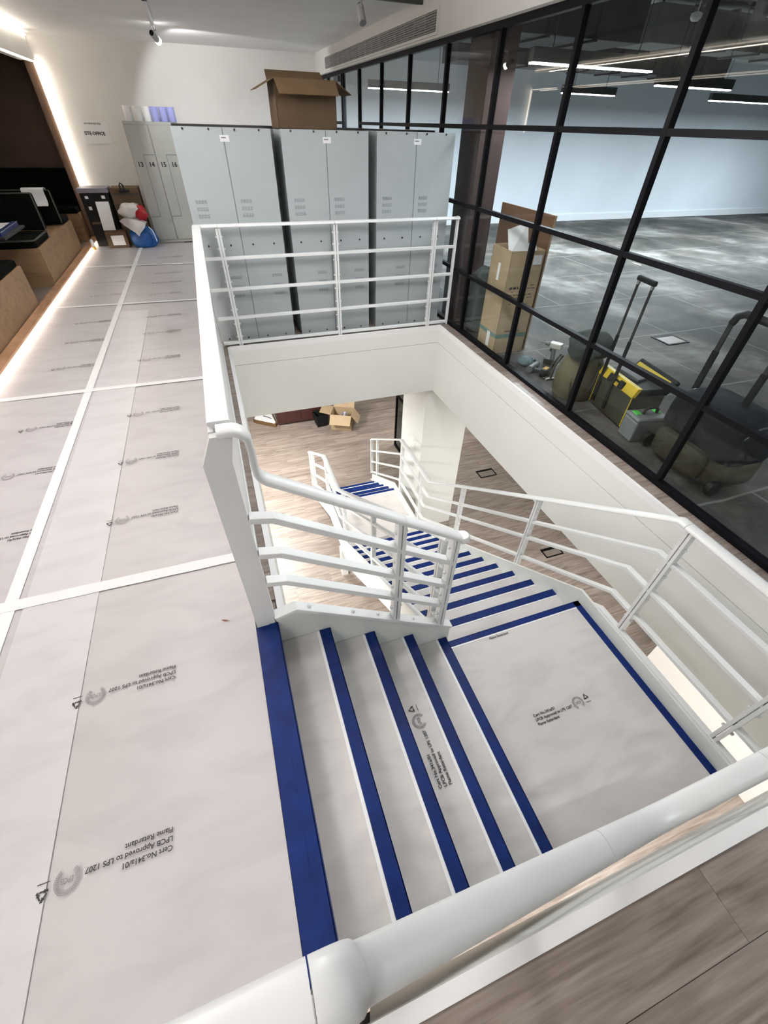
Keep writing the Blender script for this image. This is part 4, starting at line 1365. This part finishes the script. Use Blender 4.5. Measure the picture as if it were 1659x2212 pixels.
MB().lathe((-2.03, 10.05, 0.062), [(0.0, 0), (0.03, 0), (0.028, 0.09), (0.012, 0.11), (0.0, 0.11)], 12).build('body', 'paper_white', tin, smooth=40)

# ------------------------------------------------------------------ concrete room beyond the glass: lamps and services
def pendant(x0, x1, y, z, label, power=30.0):
    t = thing('pendant_lamp', label, 'lamp', ((x0 + x1) / 2, y, z), 'linear pendant lamps over the concrete floor')
    MB().box(x0, y - 0.035, z + 0.012, x1, y + 0.035, z + 0.10).build('housing', 'lamp_body', t, bevel=0.004)
    MB().box(x0 + 0.01, y - 0.03, z, x1 - 0.01, y + 0.03, z + 0.012).build('diffuser', 'lamp_white', t)
    for x in (x0 + 0.2, x1 - 0.2):
        MB().cyl((x, y, z + 0.10), (x, y, 3.05), 0.004, 6).build('wire', 'lamp_body', t)
    area('light', ((x0 + x1) / 2, y, z - 0.008), (x1 - x0, 0.06), power, (0.86, 0.94, 1.0), parent=t)


PW = 80
pendant(2.86, 4.17, 4.48, 2.20, 'bright linear pendant lamp beside the brown column', 0.5 * PW)
pendant(5.55, 6.55, 7.66, 2.20, 'short linear pendant lamp hanging low against the pale wall, behind the concrete socket frame', 2.6 * PW)
pendant(5.39, 6.60, 5.65, 2.20, 'linear pendant lamp hanging between two mullions over the concrete floor', 0.6 * PW)
pendant(8.40, 10.1, 7.50, 2.20, 'long linear pendant lamp hanging deepest in the concrete room', 3.2 * PW)
pendant(12.6, 14.2, 8.00, 2.20, 'added unseen linear pendant lamp farthest from the stairwell', 3.0 * PW)  # added out of view to brighten the pale wall
pendant(3.60, 4.90, -0.80, 2.20, 'added unseen linear pendant lamp past the near end of the glass wall', 0.7 * PW)  # added out of view to light the concrete beside the glass
pendant(2.80, 4.18, 8.80, 2.20, 'linear pendant lamp behind the glass above the lockers', 1.8 * PW)


def duct(x0, y0, z0, x1, y1, z1, mat, label):
    o = MB().box(x0, y0, z0, x1, y1, z1)
    n = int((x1 - x0) / 0.6)
    t = thing('air_duct', label, 'duct', ((x0 + x1) / 2, (y0 + y1) / 2, z0), 'air ducts under the slab')
    o.build('casing', mat, t, bevel=0.01)
    for k in range(1, max(2, n)):
        x = x0 + (x1 - x0) * k / max(2, n)
        MB().box(x - 0.015, y0 - 0.02, z0 - 0.02, x + 0.015, y1 + 0.02, z1 + 0.02).build('flange', mat, t)
    for x in (x0 + 0.3, x1 - 0.3):
        MB().box(x - 0.01, (y0 + y1) / 2 - 0.01, z1, x + 0.01, (y0 + y1) / 2 + 0.01, 3.05).build('hanger', 'lamp_body', t)


duct(3.3, 5.9, 2.55, 5.2, 6.9, 2.9, 'duct_dark', 'dark air duct hanging behind the brightest pendant lamp')
duct(5.7, 6.3, 2.62, 9.5, 6.9, 2.95, 'duct_grey', 'grey air duct running across the middle of the concrete room')
duct(4.2, 8.6, 2.55, 9.8, 9.2, 2.9, 'duct_dark', 'dark air duct running along the pale wall')
fc = thing('fan_coil_unit', 'dark fan coil unit with round spigots under the slab', 'air unit', (6.8, 5.2, 2.6))
MB().box(6.4, 4.9, 2.62, 7.3, 5.6, 2.95).build('casing', 'duct_grey', fc, bevel=0.01)
for y in (5.05, 5.25, 5.45):
    MB().cyl((7.3, y, 2.78), (7.6, y, 2.78), 0.09, 14).build('spigot', 'duct_dark', fc, smooth=40)
for x in (6.5, 7.2):
    MB().box(x - 0.01, 5.24, 2.95, x + 0.01, 5.26, 3.05).build('hanger', 'lamp_body', fc)
for i, (x, y, lab) in enumerate([(4.9, 4.9, 'small white detector on a drop rod near the dark duct'), (3.3, 7.2, 'small white detector near the brown column')]):
    t = thing('smoke_detector', lab, 'detector', (x, y, 2.6))
    MB().cyl((x, y, 2.66), (x, y, 3.05), 0.008, 8).build('drop_rod', 'track_white', t)
    MB().lathe((x, y, 2.60), [(0, 0), (0.03, 0.0), (0.05, 0.02), (0.05, 0.05), (0.02, 0.06), (0, 0.06)], 14).build('head', 'paper_white', t, smooth=40)

# floor sockets
def floor_socket(x0, y0, x1, y1, z, label, grp):
    t = thing('floor_socket', label, 'floor socket', ((x0 + x1) / 2, (y0 + y1) / 2, z), grp)
    w = 0.022; h = 0.008
    MB().box(x0, y0, z, x1, y0 + w, z + h).box(x0, y1 - w, z, x1, y1, z + h).box(x0, y0 + w, z, x0 + w, y1 - w, z + h).box(x1 - w, y0 + w, z, x1, y1 - w, z + h).build('frame', 'black_metal', t)
    MB().box(x0 + w, y0 + w, z, x1 - w, y1 - w - 0.03, z + 0.004).build('lid', 'socket_lid', t)
    MB().box(x0 + w, y1 - w - 0.03, z, x1 - w, y1 - w, z + 0.006).build('cable_flap', 'black_metal', t)


floor_socket(4.74, 3.48, 5.06, 3.75, -0.004, 'black-framed socket box set into the bare concrete', 'floor sockets')
floor_socket(4.285, 5.78, 4.67, 6.02, FZ, 'black-framed socket box in the lower oak floor near the white column', 'floor sockets')
floor_socket(4.28, 3.47, 4.63, 3.67, FZ, 'black-framed socket box in the lower oak floor beside the long flight', 'floor sockets')

# ------------------------------------------------------------------ things standing beyond the glass
bdm = thing('board', 'brown hardboard sheet standing on edge behind the tall carton', 'board', (3.06, 4.35, -0.004))
MB().box(3.045, 3.885, -0.004, 3.06, 4.82, 1.215).build('sheet', 'board_brown', bdm)
MB().box(3.045, 3.878, -0.004, 3.06, 3.885, 1.215).build('raw_edge', 'timber_raw', bdm)

tc = thing('carton', 'tall brown carton with teal stripe and white packing paper behind the glass', 'box', (2.815, 4.02, -0.004))
Mc = Matrix.Translation((2.815, 4.02, -0.004)) @ Matrix.Rotation(-0.035, 4, 'Z')
w2 = 0.18
for q in ((-w2, -w2, w2, -w2 + 0.006), (-w2, w2 - 0.006, w2, w2), (-w2, -w2, -w2 + 0.006, w2), (w2 - 0.006, -w2, w2, w2)):
    MB(Mc).box(q[0], q[1], 0, q[2], q[3], 0.96).build('side_panel', 'cardboard_light', tc)
MB(Mc).box(-w2 - 0.001, -w2 - 0.001, 0.16, w2 + 0.001, -w2, 0.20).build('stripe', 'stripe_teal', tc)
MB(Mc).box(-w2 - 0.001, -w2, 0.16, -w2, w2, 0.20).build('stripe', 'stripe_teal', tc)
MB(Mc).box(0.07, -w2 - 0.002, 0.84, 0.16, -w2, 0.92).build('label', 'paper_white', tc)
MB(Mc).box(-w2 - 0.002, -0.02, 0.68, -w2, 0.02, 0.83).build('white_tape', 'paper_white', tc)
MB(Mc).box(-w2 - 0.002, -0.06, 0.04, -w2, 0.0, 0.19).build('white_tape', 'paper_white', tc)
vs, fs = text_mesh('Water Cooler', 0.032, 'CENTER', 0.0004)
MB(Mc).add([(-p[0], -w2 - 0.002, 0.235 - p[1]) for p in vs], fs).build('lettering', 'print_black', tc)
pr = MB(Mc); rr = random.Random(5)
for r in range(7):
    z = 0.66 - r * 0.028; x = -0.13
    while x < 0.13:
        l = rr.uniform(0.015, 0.045)
        if rr.random() < 0.6: pr.box(x, -w2 - 0.0015, z, x + l, -w2, z + (0.02 if r < 2 and x < -0.02 else 0.006))
        x += l + 0.012
pr.build('fine_print', 'print_black', tc)
MB(Mc).sheet([(-0.16, -0.10, 0.90), (0.02, -0.15, 0.90), (-0.01, -0.08, 1.17), (-0.15, 0.02, 1.10)], 0.004).build('packing_sheet', 'paper_white', tc)
MB(Mc).sheet([(-0.02, -0.14, 0.90), (0.16, -0.10, 0.90), (0.13, -0.02, 1.04), (0.02, -0.10, 0.99)], 0.004).build('packing_sheet', 'paper_white', tc)

sk = thing('rubble_sack', 'dark green sack slumped between the brown column and the tall carton', 'sack', (2.80, 4.5, -0.004))
lump((2.80, 4.52, 0.32), (0.17, 0.19, 0.36), 21, 0.10, flat=-0.003, power=0.7).build('body', 'dark_green_cloth', sk, smooth=60)

dd = thing('impact_driver', 'cordless impact driver standing upright on its battery', 'power tool', (3.08, 3.44, -0.004))
Md = Matrix.Translation((3.08, 3.44, -0.004)) @ Matrix.Rotation(2.2, 4, 'Z')
MB(Md).box(-0.055, -0.038, 0, 0.065, 0.038, 0.055).build('battery', 'plastic_black', dd, bevel=0.008)
MB(Md).obox((-0.005, 0, 0.105), (0.042, 0.036, 0.12), (0, 0.12, 0)).build('grip', 'tool_grey', dd, bevel=0.010)
MB(Md).box(-0.075, -0.032, 0.160, 0.05, 0.032, 0.225).build('motor_housing', 'tool_silver', dd, bevel=0.014)
MB(Md).cyl((0.05, 0, 0.195), (0.095, 0, 0.195), 0.026, 14, 0.014).build('nose', 'tool_grey', dd, smooth=40)
MB(Md).cyl((0.095, 0, 0.195), (0.15, 0, 0.195), 0.005, 8).build('bit', 'tool_grey', dd)
MB(Md).obox((0.028, 0, 0.145), (0.016, 0.02, 0.03)).build('trigger', 'rivet_dark', dd)

gv = thing('work_glove', 'teal-grey work gloves lying in a heap by the tall carton', 'gloves', (2.80, 3.50, -0.004))
lump((2.80, 3.50, 0.035), (0.07, 0.09, 0.045), 31, 0.15, flat=-0.003).build('palm', 'tool_teal', gv, smooth=60)
for k in range(4):
    MB().tube([(2.83 + 0.012 * k, 3.54 - 0.02 * k, 0.03), (2.87 + 0.012 * k, 3.58 - 0.03 * k, 0.045), (2.90 + 0.01 * k, 3.60 - 0.035 * k, 0.025)], 0.013, 8).build('finger', 'tool_teal', gv, smooth=60)
gr = thing('drill_driver', 'cordless drill with an orange battery label lying on its side', 'power tool', (2.83, 3.36, -0.004))
Mg = Matrix.Translation((2.83, 3.37, -0.004)) @ Matrix.Rotation(0.5, 4, 'Z')
MB(Mg).cyl((-0.10, 0, 0.035), (0.05, 0, 0.035), 0.033, 14).build('motor_housing', 'tool_grey', gr, smooth=40)
MB(Mg).cyl((0.05, 0, 0.035), (0.10, 0, 0.035), 0.024, 14, 0.016).build('chuck', 'plastic_black', gr, smooth=40)
MB(Mg).obox((-0.05, -0.07, 0.028), (0.042, 0.11, 0.036)).build('grip', 'plastic_black', gr, bevel=0.010)
MB(Mg).box(-0.11, -0.175, 0.0, 0.01, -0.115, 0.075).build('battery', 'plastic_black', gr, bevel=0.008)
MB(Mg).box(-0.085, -0.165, 0.075, -0.015, -0.125, 0.078).build('battery_label', 'tool_orange', gr)
plr = thing('pliers', 'grey pliers with a red handle end lying on the concrete', 'pliers', (2.88, 3.12, -0.004))
MB().tube([(2.80, 3.16, 0.006), (2.86, 3.135, 0.010), (2.92, 3.14, 0.009), (2.96, 3.145, 0.008)], 0.009, 8).build('handle', 'tool_grey', plr, smooth=60)
MB().tube([(2.80, 3.12, 0.006), (2.86, 3.125, 0.010), (2.92, 3.105, 0.009), (2.95, 3.09, 0.008)], 0.009, 8).build('handle', 'tool_silver', plr, smooth=60)
MB().tube([(2.96, 3.145, 0.009), (3.005, 3.155, 0.009)], 0.013, 8).build('grip_end', 'red_plastic', plr, smooth=60)

# backpack with a jacket on it
bk = thing('backpack', 'olive canvas backpack standing on the concrete beside the yellow toolbox', 'backpack', (2.88, 2.82, -0.004))
lump((2.88, 2.82, 0.15), (0.20, 0.18, 0.24), 41, 0.05, seg=28, flat=-0.003, power=0.45).build('body', 'olive_canvas', bk, smooth=60)
MB().tube([(2.735, 2.69, 0.02), (2.715, 2.70, 0.15), (2.73, 2.74, 0.25), (2.72, 2.83, 0.24), (2.72, 2.86, 0.12), (2.735, 2.87, 0.02)], 0.007, 6).build('pocket_seam', 'strap_dark', bk, smooth=60)
for s in (0.0, 0.06):
    MB().tube([(2.76, 2.94 + s * 0.5, 0.32), (2.715, 2.96 + s * 0.6, 0.22), (2.72, 2.97 + s * 0.5, 0.10)], 0.009, 6).build('strap', 'strap_dark', bk, smooth=60)
    MB().tube([(2.93, 2.66 + s * 0.3, 0.34), (2.90, 2.63 + s * 0.3, 0.22), (2.87, 2.63 + s * 0.2, 0.10)], 0.009, 6).build('strap', 'strap_dark', bk, smooth=60)
jk = thing('folded_jacket', 'dark green jacket bundled on top of the olive backpack', 'jacket', (2.9, 2.80, 0.34))
lump((2.89, 2.80, 0.455), (0.185, 0.175, 0.11), 43, 0.12, seg=24).build('body', 'dark_green_cloth', jk, smooth=60)
lump((2.80, 2.76, 0.42), (0.13, 0.13, 0.085), 44, 0.14, seg=20).build('sleeve', 'dark_green_cloth', jk, smooth=60)

# wheeled toolbox
tx = thing('toolbox', 'open black and yellow wheeled toolbox with its trolley handle raised', 'toolbox', (3.0, 2.4, -0.004))
Mt = Matrix.Translation((2.875, 2.395, -0.004)) @ Matrix.Rotation(-0.15, 4, 'Z')
TL = 0.225
MB(Mt).box(0, -TL, 0.02, 0.30, TL, 0.285).build('body', 'plastic_olive', tx, bevel=0.015)
for y in (-TL - 0.006, TL - 0.002):
    MB(Mt).box(-0.004, y, 0.03, 0.0, y + 0.008, 0.30).build('corner_line', 'plastic_yellow', tx)
MB(Mt).prism([(-0.012, 0.285), (0.02, 0.285), (0.05, 0.355), (0.015, 0.355)], 'y', -TL - 0.008, TL + 0.008).build('yellow_band', 'plastic_yellow', tx)
MB(Mt).box(0.05, -TL, 0.285, 0.30, TL, 0.335).build('tray', 'plastic_black', tx, bevel=0.01)
for y in (-0.07, 0.07):
    MB(Mt).obox((0.0, y, 0.315), (0.035, 0.055, 0.06), (0, 0.35, 0)).build('latch', 'plastic_black', tx, bevel=0.006)
MB(Mt).obox((-0.002, 0, 0.322), (0.02, 0.11, 0.016), (0, 0.35, 0)).build('carry_grip', 'plastic_black', tx, bevel=0.004)
MB(Mt).obox((0.325, 0, 0.335), (0.045, 2 * TL + 0.01, 0.13), (0, 0.75, 0)).build('lid', 'plastic_black', tx, bevel=0.012)
MB(Mt).obox((0.302, 0, 0.358), (0.008, 2 * TL - 0.06, 0.05), (0, 0.75, 0)).build('lid_lining', 'plastic_yellow', tx)
MB(Mt).obox((0.17, 0.05, 0.345), (0.16, 0.22, 0.03), (0.1, 0.05, 0.3)).build('tray_insert', 'tool_grey', tx, bevel=0.004)
for y in (0.025, 0.18):
    MB(Mt).box(-0.016, y - 0.014, 0.06, -0.004, y + 0.014, 0.62).build('handle_tube', 'plastic_black', tx)
    MB(Mt).box(-0.014, y - 0.010, 0.62, -0.006, y + 0.010, 1.0).build('handle_tube', 'rivet_dark', tx)
    MB(Mt).box(-0.018, y - 0.010, 0.985, -0.002, y + 0.010, 1.01).build('handle_clip', 'aluminium', tx)
MB(Mt).obox((-0.01, 0.1025, 1.025), (0.032, 0.20, 0.036)).build('handle_grip', 'plastic_black', tx, bevel=0.012)
for y in (-TL - 0.012, TL - 0.02):
    MB(Mt).cyl((0.05, y, 0.05), (0.05, y + 0.032, 0.05), 0.05, 18).build('wheel', 'plastic_black', tx, smooth=40)

# laser case
lc = thing('laser_case', 'small grey tool case with green latches and a carry handle', 'case', (2.9, 2.05, -0.004))
Ml = Matrix.Translation((2.885, 2.055, -0.004)) @ Matrix.Rotation(-0.15, 4, 'Z')
MB(Ml).box(-0.09, -0.08, 0.0, 0.17, 0.08, 0.17).build('body', 'plastic_grey', lc, bevel=0.014)
MB(Ml).box(-0.092, -0.082, 0.172, 0.172, 0.082, 0.20).build('lid', 'plastic_grey', lc, bevel=0.012)
for x in (-0.04, 0.13):
    MB(Ml).box(x - 0.022, 0.02 - 0.03, 0.196, x + 0.022, 0.02 + 0.03, 0.208).build('latch', 'green_plastic', lc, bevel=0.003)
MB(Ml).tube([(0.0, 0, 0.20), (0.005, 0, 0.235), (0.03, 0, 0.25), (0.085, 0, 0.25), (0.11, 0, 0.235), (0.115, 0, 0.20)], 0.012, 10).build('handle', 'plastic_black', lc, smooth=60)

# wheeled holdall
hb = thing('wheeled_bag', 'large black wheeled tool bag with olive reflection painted on its lower half and raised handle', 'bag', (3.02, 1.64, -0.004))
Mh = Matrix.Translation((3.05, 1.60, -0.004)) @ Matrix.Rotation(-0.08, 4, 'Z')


def soft_box(M, x0, y0, z0, x1, y1, z1, r, taper=0.0):
    """rounded block with horizontal rings"""
    mb = MB(M); rings = []
    for f, zz in ((0.82, 0), (0.97, 0.06), (1.0, 0.2), (1.0, 0.6), (0.98, 0.8), (0.92, 0.93), (0.78, 1.0)):
        z = z0 + (z1 - z0) * zz; cx, cy = (x0 + x1) / 2 + taper * zz, (y0 + y1) / 2
        hx, hy = (x1 - x0) / 2 * f, (y1 - y0) / 2 * f; ring = []
        for k in range(28):
            a = 2 * PI * k / 28
            c, s = math.cos(a), math.sin(a)
            e = 0.42
            ring.append(Vector((cx + hx * math.copysign(abs(c) ** e, c), cy + hy * math.copysign(abs(s) ** e, s), z)))
        rings.append(ring)
    return mb.rings(rings)


soft_box(Mh, -0.21, -0.31, 0.02, 0.21, 0.31, 0.25, 0.05).build('lower_body', 'nylon_reflection', hb, smooth=50)
soft_box(Mh, -0.215, -0.315, 0.20, 0.205, 0.315, 0.49, 0.06).build('upper_body', 'nylon_black', hb, smooth=50)
soft_box(Mh, -0.27, -0.20, 0.05, -0.18, 0.22, 0.24, 0.02).build('front_pocket', 'nylon_reflection', hb, smooth=50)
MB(Mh).tube([(-0.18, -0.25, 0.36), (-0.15, -0.24, 0.42), (-0.05, -0.24, 0.475), (0.06, -0.24, 0.485)], 0.004, 6).build('piping', 'piping_cream', hb, smooth=60)
MB(Mh).tube([(-0.18, 0.25, 0.40), (-0.14, 0.26, 0.455), (-0.06, 0.26, 0.485)], 0.004, 6).build('piping', 'piping_cream', hb, smooth=60)
MB(Mh).tube([(-0.20, -0.30, 0.43), (-0.10, -0.29, 0.488), (0.10, -0.28, 0.49)], 0.006, 6).build('zip', 'rivet_dark', hb, smooth=60)
for y in (-0.02, 0.36):
    MB(Mh).box(0.06, y - 0.020, 0.40, 0.08, y + 0.020, 0.70).build('handle_tube', 'plastic_black', hb)
    MB(Mh).box(0.062, y - 0.015, 0.70, 0.078, y + 0.015, 0.90).build('handle_tube', 'rivet_dark', hb)
MB(Mh).tube([(0.07, 0.36, 0.885), (0.07, 0.345, 0.935), (0.07, 0.30, 0.96), (0.07, 0.04, 0.96), (0.07, -0.005, 0.935), (0.07, -0.02, 0.885)], 0.024, 10).build('handle_grip', 'plastic_black', hb, smooth=60)
for y in (-0.33, 0.29):
    MB(Mh).cyl((-0.19, y, 0.055), (-0.19, y + 0.04, 0.055), 0.055, 18).build('wheel', 'plastic_black', hb, smooth=40)

# ------------------------------------------------------------------ things on the lower floor
lb = thing('carton', 'open carton with spread flaps and packing inside on the lower oak floor', 'box', (2.03, 8.6, FZ))
carton(lb, (2.08, 8.62, FZ), (0.50, 0.40, 0.40), -0.45, 'cardboard_light', 'cardboard_light', {'f': (-0.75, 0.24), 'b': (0.7, 0.2), 'l': (0.15, 0.26), 'r': (-0.9, 0.24)})
for k in range(5):
    rr = random.Random(60 + k)
    MB().tube([(2.0 + 0.08 * rr.random(), 8.55 + 0.1 * rr.random(), FZ + 0.02), (2.05 + 0.1 * rr.random(), 8.6 + 0.1 * rr.random(), FZ + 0.30), (2.12 + 0.1 * rr.random(), 8.62, FZ + 0.36)], 0.012, 6).build('packing_strip', 'paper_white' if k % 2 else 'roll_blue', lb, smooth=60)
bn = thing('waste_bin', 'small black square bin beside the open carton', 'bin', (1.60, 8.86, FZ))
Mb = Matrix.Translation((1.60, 8.86, FZ)) @ Matrix.Rotation(0.1, 4, 'Z')
MB(Mb).add([(-0.12, -0.12, 0), (0.12, -0.12, 0), (0.12, 0.12, 0), (-0.12, 0.12, 0), (-0.15, -0.15, 0.3), (0.15, -0.15, 0.3), (0.15, 0.15, 0.3), (-0.15, 0.15, 0.3),
            (-0.13, -0.13, 0.3), (0.13, -0.13, 0.3), (0.13, 0.13, 0.3), (-0.13, 0.13, 0.3), (-0.11, -0.11, 0.02), (0.11, -0.11, 0.02), (0.11, 0.11, 0.02), (-0.11, 0.11, 0.02)],
           [(0, 1, 5, 4), (1, 2, 6, 5), (2, 3, 7, 6), (3, 0, 4, 7), (3, 2, 1, 0), (8, 9, 13, 12), (9, 10, 14, 13), (10, 11, 15, 14), (11, 8, 12, 15), (12, 13, 14, 15), (4, 5, 9, 8), (5, 6, 10, 9), (6, 7, 11, 10), (7, 4, 8, 11)]).build('body', 'plastic_black', bn)
MB(Mb).tube([(-0.14, -0.14, 0.3), (0.14, -0.14, 0.3), (0.14, 0.14, 0.3), (-0.14, 0.14, 0.3), (-0.14, -0.14, 0.3)], 0.012, 6).build('rim', 'plastic_black', bn)
cbn = thing('cabinet', 'long low maroon cabinet standing on the lower oak floor', 'cabinet', (1.15, 9.3, FZ))
MB().box(0.60, 9.06, FZ + 0.04, 1.75, 9.55, FZ + 0.80).build('body', 'cabinet_maroon', cbn, bevel=0.006)
MB().box(0.56, 9.02, FZ + 0.80, 1.79, 9.58, FZ + 0.83).build('top', 'cabinet_maroon', cbn, bevel=0.004)
MB().box(0.64, 9.10, FZ, 1.71, 9.52, FZ + 0.04).build('plinth', 'rivet_dark', cbn)
for x in (0.62, 1.19):
    MB().box(x, 9.05, FZ + 0.07, x + 0.54, 9.06, FZ + 0.78).build('door', 'cabinet_maroon', cbn, bevel=0.003)
pl = thing('trestle_board', 'white-topped board with a brown edge lying beside the maroon cabinet', 'board', (0.3, 9.4, FZ))
MB().prism([(0.06, 9.43), (0.10, 9.36), (0.54, 9.02), (0.58, 9.10), (0.52, 9.70), (0.22, 9.86)], 'z', FZ, FZ + 0.075).build('edge', 'bristle_brown', pl)
MB().prism([(0.09, 9.44), (0.12, 9.40), (0.52, 9.08), (0.55, 9.12), (0.50, 9.68), (0.22, 9.82)], 'z', FZ + 0.0755, FZ + 0.09).build('top', 'paper_white', pl)
MB().tube([(0.25, 9.60, FZ + 0.10), (0.32, 9.45, FZ + 0.11), (0.40, 9.40, FZ + 0.10), (0.48, 9.30, FZ + 0.10)], 0.008, 6).build('cable', 'plastic_black', pl, smooth=60)
MB().cyl((0.30, 9.48, FZ + 0.09), (0.30, 9.48, FZ + 0.24), 0.012, 8).build('peg', 'paper_white', pl)
